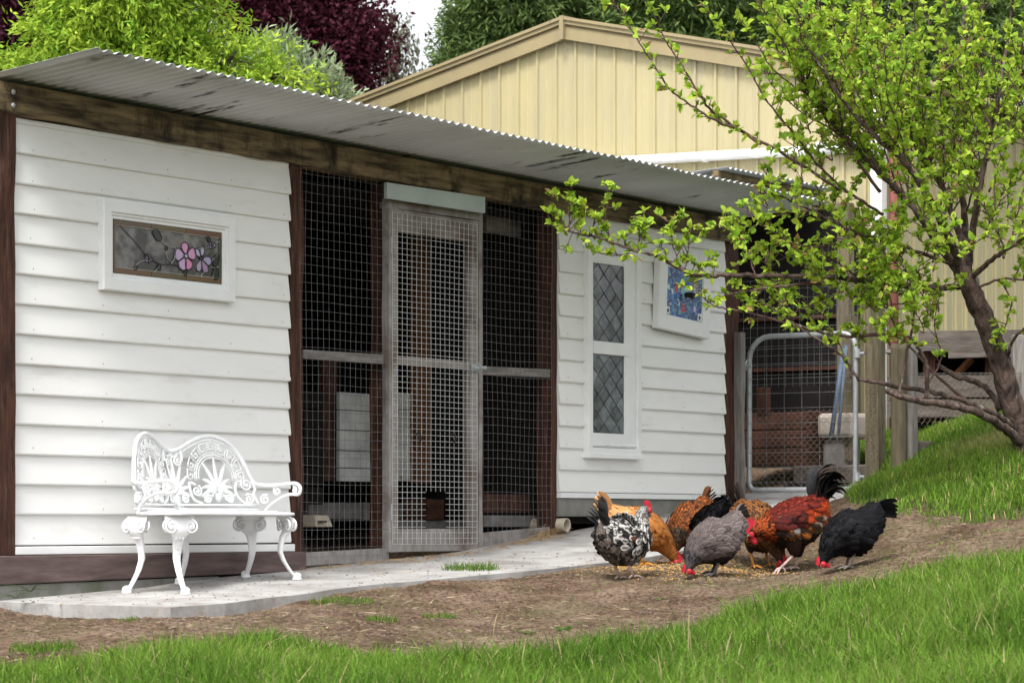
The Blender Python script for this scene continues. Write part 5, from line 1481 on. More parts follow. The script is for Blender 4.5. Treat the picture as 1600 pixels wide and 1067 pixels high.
W = [[(1311,297,16.8),(1229,243,16.7),(1167,210,16.7),(1121,190,16.6),(1080,165,16.6),(1047,140,16.6),(1018,95,16.6),(990,54,16.6),(965,12,16.6),(955,-5,16.6)],
     [(1190,225,16.7),(1120,180,16.7),(1095,150,16.6),(1070,110,16.6),(1045,70,16.6),(1010,5,16.5)],
     [(1380,335,17.0),(1340,310,16.9),(1290,270,16.8),(1245,215,16.7),(1200,160,16.6),(1165,100,16.6),(1130,50,16.5),(1090,-5,16.5)],
     [(1375,300,16.9),(1330,235,16.8),(1290,165,16.8),(1250,110,16.7),(1220,60,16.7),(1195,0,16.7)],
     [(1390,270,17.1),(1350,190,17.1),(1320,120,17.2),(1290,60,17.2),(1265,-10,17.2)],
     [(1420,300,17.1),(1400,220,17.0),(1390,140,16.9),(1370,60,16.9),(1360,-20,16.9)],
     [(1440,320,17.3),(1440,240,17.2),(1425,150,17.1),(1430,60,17.1),(1425,-20,17.1)],
     [(1470,330,17.3),(1475,240,17.1),(1470,150,16.9),(1480,50,16.8),(1470,-30,16.8)],
     [(1510,330,17.1),(1530,250,17.0),(1520,170,17.0),(1535,90,16.9),(1530,-20,16.9)],
     [(1545,300,17.0),(1570,240,17.0),(1590,160,17.0),(1600,60,17.0),(1610,-20,17.0)],
     [(1300,345,16.8),(1255,330,16.8),(1210,340,16.8),(1175,355,16.8),(1150,375,16.8)],
     [(1345,366,16.9),(1290,385,16.8),(1240,380,16.7),(1190,350,16.7),(1160,325,16.7)],
     [(1345,440,16.9),(1310,410,16.8),(1270,395,16.8),(1230,400,16.8),(1200,420,16.8)],
     [(1270,432,16.8),(1250,400,16.8),(1225,370,16.8),(1195,340,16.8),(1180,320,16.8)],
     [(1330,436,16.9),(1300,465,16.8),(1260,480,16.8),(1230,490,16.8)],
     [(1400,444,16.9),(1370,470,16.9),(1345,490,16.9),(1340,520,16.9)],
     [(1400,382,17.0),(1380,420,16.9),(1395,480,16.9),(1400,520,16.9)],
     [(1240,431,16.8),(1200,445,16.8),(1180,465,16.8),(1170,480,16.8)],
     [(1180,431,16.8),(1170,400,16.8),(1160,370,16.8),(1150,340,16.8)],
     [(1560,150,16.8),(1600,120,16.8),(1650,60,16.8)],[(1580,385,16.7),(1590,330,16.7),(1610,260,16.7)],[(1560,436,17.1),(1580,470,17.1),(1570,510,17.1),(1560,540,17.1)],[(1600,437,17.1),(1605,400,17.1),(1590,350,17.1)]]
for w_ in W: limb(w_, .011 if len(w_) > 5 else .007, .0025, spurs=.042, start=.12, thin=True)
# short leafy twigs that thicken the lower crown
for i in range(38):
    x = random.uniform(1140, 1480); y = 330 + 170*random.random() + (x < 1250)*-10
    if 1300 < x < 1330 and y > 480: continue
    Z = random.uniform(16.5, 17.3); a = random.uniform(-2.6, -.5); l = random.uniform(25, 60)
    limb([(x, y, Z), (x + l*.5*math.cos(a) + random.gauss(0,4), y + l*.5*math.sin(a), Z), (x + l*math.cos(a), y + l*math.sin(a)*.9, Z + random.gauss(0,.08))], .0045, .002, spurs=.03, thin=True, dens=1.1)
for i in range(26):
    x = random.uniform(1345, 1465); y = random.uniform(385, 545); a = random.uniform(-2.8, -.3); l = random.uniform(22, 55); Z = random.uniform(16.5, 17.0)
    limb([(x, y, Z), (x + l*.5*math.cos(a) + random.gauss(0,4), y + l*.5*math.sin(a), Z), (x + l*math.cos(a), y + l*math.sin(a)*.9, Z + random.gauss(0,.08))], .0045, .002, spurs=.032, thin=True, dens=1.1)
for i in range(36):
    x = random.uniform(1440, 1620); y = random.uniform(120, 450); a = random.uniform(-2.6, -.5); l = random.uniform(40, 110); Z = random.uniform(16.3, 17.5)
    limb([(x, y, Z), (x + l*.5*math.cos(a) + random.gauss(0,5), y + l*.5*math.sin(a), Z), (x + l*math.cos(a), y + l*math.sin(a)*.9, Z + random.gauss(0,.1))], .0055, .002, spurs=.038, thin=True, dens=1.1)
for i in range(9):
    x = random.uniform(1190, 1420); y = random.uniform(190, 330); a = random.uniform(-2.8, -.9); l = random.uniform(40, 100); Z = random.uniform(16.4, 17.2)
    limb([(x, y, Z), (x + l*.5*math.cos(a) + random.gauss(0,5), y + l*.5*math.sin(a), Z), (x + l*math.cos(a), y + l*math.sin(a)*.9, Z + random.gauss(0,.1))], .0055, .002, spurs=.038, thin=True, dens=1.1)
# further random shoots off the limbs
for i in range(125):
    key = random.choice(['L1','L2','L3','L4','L6','L1','L6','L5','L2']); l = lims[key]; f = random.uniform(.3, .98) * (len(l) - 1); k = int(f); a = l[k]; b = l[min(k+1, len(l)-1)]; t = f - k
    x, y, Z = [a[j] + (b[j]-a[j])*t for j in range(3)]
    lean = random.gauss(-35 if x < 1480 else 15, 55); h = random.uniform(90, 240)
    if y - h > 250: continue
    dz = random.gauss(0, .35)
    pts = [(x, y, Z)]
    for q in (.3, .6, 1.0): pts.append((x + lean*q**.7 + random.gauss(0, 6), y - h*q, Z + dz*q))
    limb(pts, .006, .0022, spurs=.046, start=.08, thin=True)
bark.build("trunk", M['bark'], ptree, smooth=True)
twig.build("branches", M['twig'], ptree, smooth=True)
# leaves: the nearest 300 one by one, the rest joined
def leaf_frame(p, d, l):
    n = Vector((random.gauss(0,.5), random.gauss(-.25,.5), random.gauss(.7,.5))); x = Vector(d); y = n.cross(x)
    if y.length < 1e-4: y = x.orthogonal()
    y.normalize(); z = x.cross(y).normalized()
    return np.array([x, y, z]), np.array(p)
def leaf_cols(n):
    h = rng.uniform(0, 1, n)[:, None]; v = rng.uniform(.75, 1.2, n)[:, None]
    c_ = (np.array([[.21,.38,.035]]) * (1-h) + np.array([[.47,.58,.065]]) * h) * v
    r_ = rng.uniform(0, 1, n) < .035; c_[r_] = np.array([.33,.21,.08]) * v[r_]
    return c_
order = sorted(range(len(leaf_pos)), key=lambda i: (leaf_pos[i][0].y - 3.0 * leaf_pos[i][2]))
vis = [i for i in order if 840 < CX + F*(leaf_pos[i][0].x + TB.x)/(leaf_pos[i][0].y + TB.y) < 1590 and 10 < HY - F*(leaf_pos[i][0].z + TB.z - CAMZ)/(leaf_pos[i][0].y + TB.y)]
sel = set(vis[:300])
protos = []
for k in range(8):
    V = LEAF_T.copy(); V[:, 1] *= random.uniform(.85, 1.1); V[:, 2] *= random.uniform(.4, 2.2); me = bpy.data.meshes.new("leaf")
    me.from_pydata([tuple(v) for v in V], [], [tuple(int(i) for i in f) for f in LEAF_F]); me.materials.append(M['leaf']); me.shade_smooth()
    at = me.color_attributes.new("Col", 'FLOAT_COLOR', 'POINT'); cc = leaf_cols(1)[0]; at.data.foreach_set("color", np.tile(np.array([*cc, 1], np.float32), len(V))); protos.append(me)
rest = [i for i in range(len(leaf_pos)) if i not in sel]
for i in sel:
    p_, d_, l_ = leaf_pos[i]; R, o_ = leaf_frame(p_, d_, l_)
    ob = bpy.data.objects.new("leaf", random.choice(protos)); COL.objects.link(ob); ob.parent = ptree
    m4 = Matrix(((R[0][0], R[1][0], R[2][0]), (R[0][1], R[1][1], R[2][1]), (R[0][2], R[1][2], R[2][2]))) * l_
    ob.matrix_local = Matrix.Translation(p_) @ m4.to_4x4()
n = len(rest); V = np.empty((n, 8, 3)); cc = leaf_cols(n)
for j, i in enumerate(rest):
    p_, d_, l_ = leaf_pos[i]; R, o_ = leaf_frame(p_, d_, l_); T_ = LEAF_T.copy(); T_[:, 2] *= random.uniform(.4, 2.2)
    V[j] = o_ + (T_ * l_) @ R
Fc = (LEAF_F[None] + np.arange(n)[:, None, None] * 8).reshape(-1, 3)
np_mesh("foliage", V.reshape(-1, 3), Fc, np.repeat(cc[:, None], 8, 1).reshape(-1, 3), M['leaf'], parent=ptree, smooth=True, kind="stuff")
print("plum leaves", len(leaf_pos))

# ------------------------------------------------------------------ background trees
def bg_tree(name, label, cat, Z, lobes, ncl, per, leafl, leafw, c1, c2, spread, droop=0.0, group=None, trunk=(0, 0), seedv=0, trunk_col=None, spray=False, shell=.55, csize=.25, bare=0):
    """lobes: photo (x, y, radius) at depth Z; foliage is many small leaves in loose clumps"""
    r = np.random.default_rng(seedv + 100)
    tx, ty = trunk; g = float(G(np.array([(tx-CX)/F*Z]), np.array([Z]))[0]); base = Vector(((tx-CX)/F*Z, Z, CAMZ + g))
    e = empty(name, base, 0, label, cat, group)
    lb = np.array([[(x-CX)/F*Z, 0, CAMZ + (HY-y)/F*Z, rr/F*Z] for x, y, rr in lobes]); lb[:, 1] = Z + r.uniform(-.4, .8, len(lb)) * lb[:, 3]
    wts = lb[:, 3]**2; idx = r.choice(len(lb), ncl, p=wts/wts.sum())
    d = r.normal(0, 1, (ncl, 3)); d /= np.linalg.norm(d, axis=1)[:, None]
    rad = lb[idx, 3] * (shell + (1 - shell) * r.uniform(0, 1, ncl)) * (1 + .18 * r.normal(0, 1, ncl))
    cen = lb[idx, :3] + d * rad[:, None]
    # each clump: a spray of leaves
    tone = np.clip(r.normal(.5, .28, ncl), 0, 1)
    C = np.repeat(cen, per, 0); n = len(C); axis = d + r.normal(0, .5, (ncl, 3)); axis[:, 2] -= droop; axis /= np.linalg.norm(axis, axis=1)[:, None]
    A = np.repeat(axis, per, 0); t = r.uniform(0, 1, n)[:, None]
    if spray: pos = C + A * t * csize + r.normal(0, csize * .08, (n, 3)); pos[:, 2] -= droop * .35 * csize * t[:, 0]**2
    else: pos = C + r.normal(0, csize * .5, (n, 3))
    ld = A * (.8 if spray else .3) + r.normal(0, .6, (n, 3)); ld[:, 2] -= droop * .6; ld /= np.linalg.norm(ld, axis=1)[:, None]
    nn = r.normal(0, 1, (n, 3)); nn[:, 2] += .8; sd_ = np.cross(nn, ld); sd_ /= np.linalg.norm(sd_, axis=1)[:, None] + 1e-9; up_ = np.cross(ld, sd_)
    ll = leafl * r.uniform(.6, 1.25, n)[:, None]; lw = leafw * r.uniform(.7, 1.2, n)[:, None]
    V = np.stack([pos, pos + ld*ll*.45 + sd_*lw + up_*lw*.3, pos + ld*ll - up_*ll*.08, pos + ld*ll*.45 - sd_*lw + up_*lw*.3], 1) - np.array(base)
    Fq = np.array([[0,1,2],[0,2,3]])[None] + np.arange(n)[:, None, None]*4
    tn = np.clip(np.repeat(tone, per)[:, None]*.7 + r.uniform(0, .35, n)[:, None], 0, 1)
    cols = (np.array([c1])*(1-tn) + np.array([c2])*tn) * r.uniform(.8, 1.2, n)[:, None]
    np_mesh("crown", V.reshape(-1, 3), Fq.reshape(-1, 3), np.repeat(cols[:, None], 4, 1).reshape(-1, 3), M['foliage'], parent=e)
    mb = MB(); top = lb[np.argmin(np.abs(lb[:, 0] - base.x)), :3] if len(lb) else None
    ctr = Vector(lb[:, :3].mean(0)) - base
    mb.tube(catmull([Vector((0,0,-.3)), Vector((ctr.x*.2, 0, ctr.z*.45)), ctr], 4), [.16 - .012*i for i in range(9)], 8)
    for k in range(len(lb)):
        q = Vector(lb[k, :3]) - base; st = ctr * random.uniform(.55, .9)
        mb.tube(catmull([st, (st + q)*.5 + Vector((0,0,-.08)), q, q + Vector((q - st)).normalized()*lb[k, 3]*.8], 4), [max(.008, .05 - .0035*i) for i in range(13)], 6)
        for j in range(bare + 4):
            dd = Vector((random.gauss(0,1), random.gauss(0,.6), random.gauss(.2,.8))).normalized(); mb.tube([q, q + dd*lb[k,3]*.6 + Vector((0,0,.05)), q + dd*lb[k,3]*1.0], [.014,.009,.004], 4)
    mb.build("trunk", M['bark'], e, smooth=True)
    return e
bg_tree("golden_ash_tree", "bright lime green tree with drooping leaflets rising behind the coop roof", "tree", 24, [(75,85,42),(130,50,72),(205,30,85),(285,75,66),(350,110,50),(190,110,80),(290,125,60),(420,125,36),(450,142,26),(225,-60,105),(130,-30,55),(290,5,42),(40,130,26),(250,180,90),(140,160,80)],
        3400, 16, .078, .0115, (.13,.30,.03), (.48,.60,.07), 1, droop=.25, trunk=(230, 400), seedv=1, spray=True, csize=.32, shell=.5)
bg_tree("purple_plum_tree", "dark purple leaved tree between the lime tree and the gap of sky", "tree", 34, [(405,12,58),(470,40,62),(450,-60,90),(385,-20,46),(540,75,46),(572,50,26),(520,-30,46),(490,112,48),(552,138,30),(425,70,42)],
        3200, 14, .078, .024, (.03,.007,.014), (.105,.025,.042), 1, trunk=(490, 500), seedv=2, csize=.36, shell=.45)
bg_tree("purple_plum_tree", "dark purple tree at the far left edge behind the lime tree", "tree", 35, [(10,30,55),(60,0,60),(-40,60,60),(20,100,45),(130,20,60),(-10,-60,80)], 1700, 14, .078, .025, (.028,.006,.014), (.10,.026,.05), 1, trunk=(10, 500), seedv=3, csize=.5, shell=.45)
bg_tree("silver_shrub", "small silvery green bush poking above the roof edge before the purple tree", "shrub", 27, [(432,100,24),(455,130,28),(490,142,24),(410,140,24),(520,160,22)], 300, 14, .10, .014, (.16,.22,.12), (.40,.47,.30), 1, trunk=(455, 400), seedv=4, spray=True, csize=.22, droop=-.5)
bg_tree("weeping_birch", "thin wispy hanging branches at the edge of the sky gap", "tree", 38, [(610,40,26),(618,85,24),(605,120,20),(625,60,18)], 150, 12, .08, .018, (.10,.09,.08), (.20,.21,.14), 1, trunk=(603, 500), seedv=5, spray=True, csize=.6, droop=1.6, bare=4)
cons = [("dark conifer left of the shed gable, its tips against the sky", [(708,102,13),(735,68,25),(757,18,30),(782,80,38),(812,-10,56),(722,122,13),(760,118,28)], (720, 500)),
        ("dense dark conifer directly above the shed ridge", [(830,40,70),(880,0,80),(900,60,60),(850,-60,90),(960,20,70)], (880, 500)),
        ("dark conifer above the right barge board", [(1020,40,70),(1080,10,80),(1130,60,70),(1060,90,50),(1050,-60,90)], (1080, 500)),
        ("dark conifer behind the top of the fruit tree", [(1200,50,75),(1260,10,85),(1320,70,75),(1240,110,50),(1400,40,90),(1250,-60,90)], (1280, 500)),
        ("dark conifer in the top right corner behind the fruit tree", [(1470,30,90),(1540,60,90),(1600,10,100),(1500,-60,100),(1620,100,80)], (1540, 500))]
for i, (lab, lobes, tr) in enumerate(cons):
    bg_tree("conifer_tree", lab, "tree", 36 + i % 2, lobes, 2300, 16, .125, .013, (.034,.074,.024), (.21,.30,.09), 1, trunk=tr, seedv=10+i, group="conifers behind the shed", spray=True, csize=.36, droop=.2, shell=.5)
# ------------------------------------------------------------------ chickens
FT = np.array([(0,0,0),(.45,-.5,-.05),(.45,.5,-.05),(.45,0,.10),(.84,-.42,-.04),(.84,.42,-.04),(.82,0,.06),(1.0,0,-.02)])
FR = np.array([.3, 1, 1, 0, 1, 1, 0.0, 1])
FF = np.array([[0,3,1],[0,2,3],[1,3,6],[1,6,4],[3,2,5],[3,5,6],[4,6,7],[6,5,7]])
FEATHER_MAT = M['feather']
def mix(a, b, t): return tuple(a[i]*(1-t)+b[i]*t for i in range(3))
class Bird:
    def __init__(self, label, x, y, yaw, size, st, skin, colf, comb=.6, legs=((.02,.045),(.0,-.045)), leg_steps=None, tail=None, legcol=(.45,.33,.28), nf=4200, under=(.05,.04,.04), hit_dz=0.0, dst=None, name="hen", cat="hen", fl=1.0):
        p = hit(x, y) if dst is None else P(x, y, dst)
        self.root = empty(name, p, math.radians(yaw), label, cat, "chickens feeding on the bare earth")
        self.root.scale = (size,)*3
        self.base = p; self.yaw = math.radians(yaw); self.size = size
        S = np.array(st, float); k = np.linspace(0, len(S)-1, 44); 
        # smooth interpolation of stations (x, z, half width, half height)
        q = catmull([Vector((a[0], a[1], 0)) for a in st], 8); r_ = catmull([Vector((a[2], a[3], 0)) for a in st], 8)
        self.C = np.array([(v.x, 0, v.y) for v in q]); self.R = np.maximum(np.array([(v.x, v.y) for v in r_]), .004)
        T = np.gradient(self.C, axis=0); T /= np.linalg.norm(T, axis=1)[:, None]; self.T = T; self.U = np.stack([-T[:, 2], 0*T[:, 0], T[:, 0]], -1)
        self.n = len(self.C)
        self.body(under, legs)
        self.plumage(colf, nf, fl)
        if tail: tail(self)
        self.head(comb, skin)
        self.legs(legs, leg_steps, legcol)
    def ground_local(self, x, y):
        c_, s_ = math.cos(self.yaw), math.sin(self.yaw)
        X = self.base.x + self.size*(x*c_ - y*s_); Y = self.base.y + self.size*(x*s_ + y*c_)
        return (CAMZ + surf(X, Y) - self.base.z) / self.size
    def body(self, under, legs):
        m = 20; vs = []; fs = []
        for i in range(self.n):
            for k in range(m):
                a = 2*math.pi*k/m; v = self.C[i] + self.R[i, 0]*math.cos(a)*np.array([0,1,0]) + self.R[i, 1]*math.sin(a)*self.U[i]; vs.append(v)
        for i in range(self.n-1):
            for k in range(m):
                k2 = (k+1) % m; fs.append((i*m+k, i*m+k2, (i+1)*m+k2, (i+1)*m+k))
        fs.append(tuple(range(m))[::-1]); fs.append(tuple(range((self.n-1)*m, self.n*m)))
        mb = MB(); mb.add(vs, fs, under)
        for (lx, ly) in legs:   # feathered thighs
            mb.tube([(lx-.01, ly*.8, .20), (lx-.005, ly, .14), (lx-.012, ly, .095), (lx-.018, ly, .075)], [.055,.046,.028,.013], 12, under)
        mb.build("body", FEATHER_MAT, self.root, smooth=True)
    def plumage(self, colf, nf, fl):
        # spread samples over the surface by area
        i = np.arange(self.n); seg = np.linalg.norm(np.gradient(self.C, axis=0), axis=1); uu = i/(self.n-1); area = seg * (self.R.sum(1)) / (np.interp(uu, LU, LL) * np.interp(uu, LU, LW))
        r = np.random.default_rng(int(abs(self.base.x*1000)) + 5)
        t = np.interp(r.uniform(0, 1, nf), np.cumsum(area)/area.sum(), i); th = r.uniform(0, 2*np.pi, nf)
        nw = 170; aw = r.uniform(-.40, .62, nw); t = np.concatenate([t, r.uniform(.20, .57, nw)*(self.n-1)]); th = np.concatenate([th, np.where(r.uniform(0, 1, nw) < .5, aw, np.pi - aw)])
        big = np.concatenate([np.zeros(nf), np.ones(nw)]); nf = nf + nw
        f = lambda A: np.stack([np.interp(t, i, A[:, j]) for j in range(A.shape[1])], -1)
        C, T, U, R = f(self.C), f(self.T), f(self.U), f(self.R)
        Yv = np.array([[0,1.0,0]]); ca, sa = np.cos(th)[:, None], np.sin(th)[:, None]
        def surf_at(tt):
            g = lambda A: np.stack([np.interp(tt, i, A[:, j]) for j in range(A.shape[1])], -1)
            Cc, Uu, Rr = g(self.C), g(self.U), g(self.R); return Cc + Rr[:, :1]*ca*Yv + Rr[:, 1:]*sa*Uu
        Pp = surf_at(t)
        D = surf_at(np.maximum(t - 1.5, 0)) - surf_at(np.minimum(t + .5, self.n - 1)); D /= np.linalg.norm(D, axis=1)[:, None] + 1e-9
        Ct = -R[:, :1]*sa*Yv + R[:, 1:]*ca*U; N = np.cross(D, Ct); N /= np.linalg.norm(N, axis=1)[:, None] + 1e-9
        out = (N * (Pp - C)).sum(1) < 0; N[out] *= -1
        # drooping on the flanks
        D = D - np.array([[0,0,.45]])*np.abs(ca)*(R[:, :1] > .05); D -= (D*N).sum(1)[:, None]*N; D /= np.linalg.norm(D, axis=1)[:, None] + 1e-9
        u = t/(self.n-1)      # 0 tail .. 1 head
        D = D*.99 + N*.10 + r.normal(0, .10, (nf, 3)); D /= np.linalg.norm(D, axis=1)[:, None]
        L_ = np.interp(u, LU, LL) * r.uniform(.8, 1.2, nf) * fl * (1 + .7*big)
        W_ = np.interp(u, LU, LW) * r.uniform(.85, 1.15, nf) * fl * (1 + .35*big); Pp = Pp + N*(big*r.uniform(.006, .018, nf))[:, None]
        B = np.cross(N, D); B /= np.linalg.norm(B, axis=1)[:, None] + 1e-9; N2 = np.cross(D, B)
        V = (Pp - N*.004)[:, None] + FT[None, :, :1]*L_[:, None, None]*D[:, None] + FT[None, :, 1:2]*W_[:, None, None]*B[:, None] + FT[None, :, 2:]*L_[:, None, None]*.6*N2[:, None]
        cc = np.empty((nf, 8, 3))
        for k in range(nf):
            a, b = colf(u[k], th[k], r)
            cc[k] = np.array(a)[None]*(1-FR[:, None]) + np.array(b)[None]*FR[:, None]
        Fc = (FF[None] + np.arange(nf)[:, None, None]*8).reshape(-1, 3)
        np_mesh("plumage", V.reshape(-1, 3), Fc, cc.reshape(-1, 3), FEATHER_MAT, parent=self.root, smooth=False, kind="stuff")
        # folded wing quills on both sides
        for sg in (1, -1):
            mb = MB()
            for j in range(7):
                f0 = .50 - .03*j; ii = f0*(self.n-1); k = int(ii); c0 = self.C[k]; rr = self.R[k]
                a = math.radians(28 - 12*j); st = c0 + rr[0]*1.03*math.cos(a)*np.array([0,sg,0]) + rr[1]*1.03*math.sin(a)*self.U[k]
                k1 = max(0, int(ii - .33*(self.n-1))); e = self.C[k1] + self.R[k1][0]*1.02*math.cos(a*.6)*np.array([0,sg,0]) + self.R[k1][1]*math.sin(a*.6)*self.U[k1]
                a_, b_ = colf(.35, 3.14 if sg < 0 else 0, r); d = Vector(e - st); n_ = Vector((0, sg, .15)); w = n_.cross(d).normalized()*.019
                s0 = Vector(st); mid = s0 + d*.5 + n_*.014
                mb.add([s0 - w*.5, s0 + w*.5, mid + w, mid - w, s0 + d + w*.3, s0 + d - w*.3], [(0,1,2,3),(3,2,4,5)], mix(a_, b_, .5))
            mb.build("wing_quills", FEATHER_MAT, self.root)
    def head(self, comb, skin):
        h = Vector(self.C[-7]); T = Vector(self.T[-5]); tip = Vector(self.C[-1]); U = Vector(self.U[-6]); Yv = Vector((0,1,0))
        m3 = Matrix((T, Yv, U)).transposed()
        mb = MB()   # beak: two curved halves
        mb.tube([tip - T*.006, tip + T*.010 + U*.001, tip + T*.024 - U*.006], [.009,.007,.0012], 8, flat=.9); mb.tube([tip - T*.006 - U*.005, tip + T*.008 - U*.006, tip + T*.017 - U*.009], [.007,.005,.001], 8, flat=.6)
        mb.build("beak", M['horn'], self.root, smooth=True)
        mb = MB()   # face
        for sg in (1, -1): mb.ball(h + T*.010 + Yv*sg*.017 - U*.002, (.018,.010,.017), 10, 7, M=m3)
        mb.build("face", M['skinred'], self.root, smooth=True)
        for sg in (1, -1):   # wattles
            mb = MB(); mb.ball(tip - T*.006 + Yv*sg*.009 - U*(.022 + .010*min(comb,1.3)), (.010 + .005*min(comb,1.4),.006,.016 + .011*min(comb,1.3)), 10, 7, M=m3); mb.build("wattle", M['skinred'], self.root, smooth=True)
        mb = MB()   # single comb with points
        pts = []; n = 6; l = .030 + .034*comb; hh = .012 + .034*comb
        outline = [(-.9, .0)]
        for k in range(n):
            f = k/(n-1); top = hh*(.55 + .6*math.sin(math.pi*(.15 + .75*f))); x = -1.15 + 1.9*f
            outline += [(x - .10, top*.62), (x, top/ hh * hh), (x + .11, top*.60)]
        outline += [(.85, .0), (.3, -.006), (-.5, -.006)]
        ol = [h + T*(.006 + a*l*.5) + U*(.017 + b) for a, b in outline]
        mb.poly_prism([p - Yv*.0035 for p in ol], Yv*.007); mb.build("comb", M['skinred'], self.root)
        mb = MB()
        for sg in (1, -1):
            mb = MB(); mb.ball(h + T*.012 + Yv*sg*.0235 + U*.006, .0052, 8, 6); mb.build("eye", M['eye'], self.root, smooth=True)
    def legs(self, legs, steps, legcol):
        m = bpy.data.materials.get("leg_scales_%02x%02x" % (int(legcol[0]*255), int(legcol[2]*255))) or mat("leg_scales_%02x%02x" % (int(legcol[0]*255), int(legcol[2]*255)), legcol, tuple(v*.7 for v in legcol), scale=90, rough=.55, bump=.4, bscale=160)
        for j, (lx, ly) in enumerate(legs):
            st = steps[j] if steps else (0, 0, 0); fx = lx + .012 + st[0]; fy = ly
            g = self.ground_local(fx, fy) + st[1]
            mb = MB(); hock = Vector((lx - .022 + st[0]*.3, ly, max(.085, g + .075))); ank = Vector((fx, fy, g + .010))
            mb.tube([Vector((lx-.014, ly, .125)), hock, (hock + ank)*.5, ank], [.012,.0095,.0078,.0085], 8)
            mb.ball(hock, .0105, 8, 6)
            for (a, l) in ((-32, .056), (0, .068), (33, .056), (180, .030)):
                a = math.radians(a); d = Vector((math.cos(a), math.sin(a), 0)); pz = st[2]
                mb.tube([ank + Vector((0,0,-.001)), ank + d*l*.4 + Vector((0,0,.004 - pz*.4*l)), ank + d*l*.8 + Vector((0,0,-.004 - pz*l)), ank + d*l*1.08 + Vector((0,0,-.009 - pz*1.3*l))], [.0078,.0066,.0056,.0014], 7)
            mb.build("leg", m, self.root, smooth=True)
LU = [0,.1,.35,.6,.75,.9,1]; LL = [.044,.042,.038,.034,.031,.019,.009]; LW = [.020,.026,.027,.021,.012,.008,.006]
M['horn'] = mat("beak_horn", (.30,.22,.13), (.16,.12,.08), scale=60, rough=.4)
M['eye'] = mat("orange_eye", (.20,.06,.01), rough=.1)

def blade(mb, path, widths, side, col, rim=None):
    """a curved tail feather as a double strip with a raised shaft"""
    n = len(path); vs = []; cs_ = []
    for i, p in enumerate(path):
        w = side * widths[i]; t = (path[min(i+1, n-1)] - path[max(i-1, 0)]).normalized(); nn = side.cross(t).normalized() * widths[i] * .25
        vs += [p - w, p + nn, p + w]; cs_ += [rim or col, col, rim or col]
    fs = []
    for i in range(n-1):
        fs += [(3*i, 3*i+1, 3*i+4, 3*i+3), (3*i+1, 3*i+2, 3*i+5, 3*i+4)]
    k = len(mb.v); mb.v += [tuple(v) for v in vs]; mb.f += [tuple(a + k for a in f) for f in fs]; mb.c += cs_
def hen_tail(ang=55, length=.15, c1=(.02,.02,.02), c2=(.03,.03,.03), n=7, spread=16, width=.021, fan=.4):
    def f(b):
        p0 = Vector(b.C[2])
        for j in range(n):
            for sg in (1, -1):
                mb = MB(); a = math.radians(ang - spread*j*.45 + random.gauss(0, 2)); l = length*(1 - .045*j)
                d = Vector((-math.cos(a), sg*(.10 + fan*.06*j), math.sin(a))); side = Vector((math.sin(a)*.75, sg*.7, math.cos(a)*.75)).normalized()
                st = p0 + Vector((.02, sg*.006*j, -.008*j + .01))
                path = [st + d*l*t + Vector((-.02*t*t*l/.15, 0, .012*math.sin(t*3))) for t in np.linspace(0, 1, 6)]
                k = random.uniform(.8, 1.3); ca = tuple(v*k for v in (c1 if random.random() < .7 else c2))
                blade(mb, path, [width*.5, width*.9, width, width, width*.85, width*.25], side, ca, tuple(v*k for v in c2)); mb.build("tail_feather", FEATHER_MAT, b.root)
    return f
def rooster_tail(b):
    p0 = Vector(b.C[3])
    for j in range(44):
        sg = 1 if j % 2 else -1; mb = MB(); big = j < 28
        l = random.uniform(.20, .27) if big else random.uniform(.12, .18); a0 = math.radians(random.uniform(74, 122) if big else random.uniform(40, 75))
        d0 = Vector((-math.cos(a0), sg*random.uniform(.02,.20), math.sin(a0))); path = []; p = p0 + Vector((random.uniform(-.02,.05), sg*random.uniform(.0,.03), random.uniform(-.02,.03))); aa = a0
        bend = math.radians(random.uniform(125, 180) if big else random.uniform(70, 130))
        for t in range(11):
            path.append(p.copy()); aa_ = a0 - bend*(t/10)**1.7
            p = p + Vector((-math.cos(aa_), d0.y, math.sin(aa_))).normalized()*l/10
        g = random.uniform(.6, 1.8); col = (.012*g,.012*g,.013*g) if random.random() < .85 else (.030,.020,.017)
        w0 = .029 if big else .022
        blade(mb, path, [w0*f for f in (.5,.8,1,1.1,1.1,1.05,1,.9,.75,.5,.15)], Vector((.3, sg*.9, .25)).normalized(), col, tuple(v*1.4 for v in col)); mb.build("tail_feather", FEATHER_MAT, b.root)
    # orange saddle hackle falling over the tail base
    mb = MB()
    for j in range(90):
        sg = random.choice((1, -1)); t = random.uniform(0, 1); k = int(3 + t*12); c0 = Vector(b.C[k]); R_ = b.R[k]; a = random.uniform(-.15, 1.35)
        st = c0 + Vector((0, sg*R_[0]*math.cos(a), 0)) + Vector(b.U[k])*R_[1]*math.sin(a)*1.03
        d = Vector((-.6, sg*.25*math.cos(a), -.55 - .3*math.cos(a))).normalized()*random.uniform(.06,.10); col = random.choice(((.34,.055,.010),(.40,.09,.013),(.26,.03,.008)))
        path = [st + d*f + Vector((0, sg*.012*math.sin(f*3), 0)) for f in (0,.35,.7,1)]; blade(mb, path, [.004,.006,.005,.001], Vector((.3,0,.8)).normalized(), col)
    mb.build("saddle_hackle", FEATHER_MAT, b.root, kind="stuff")

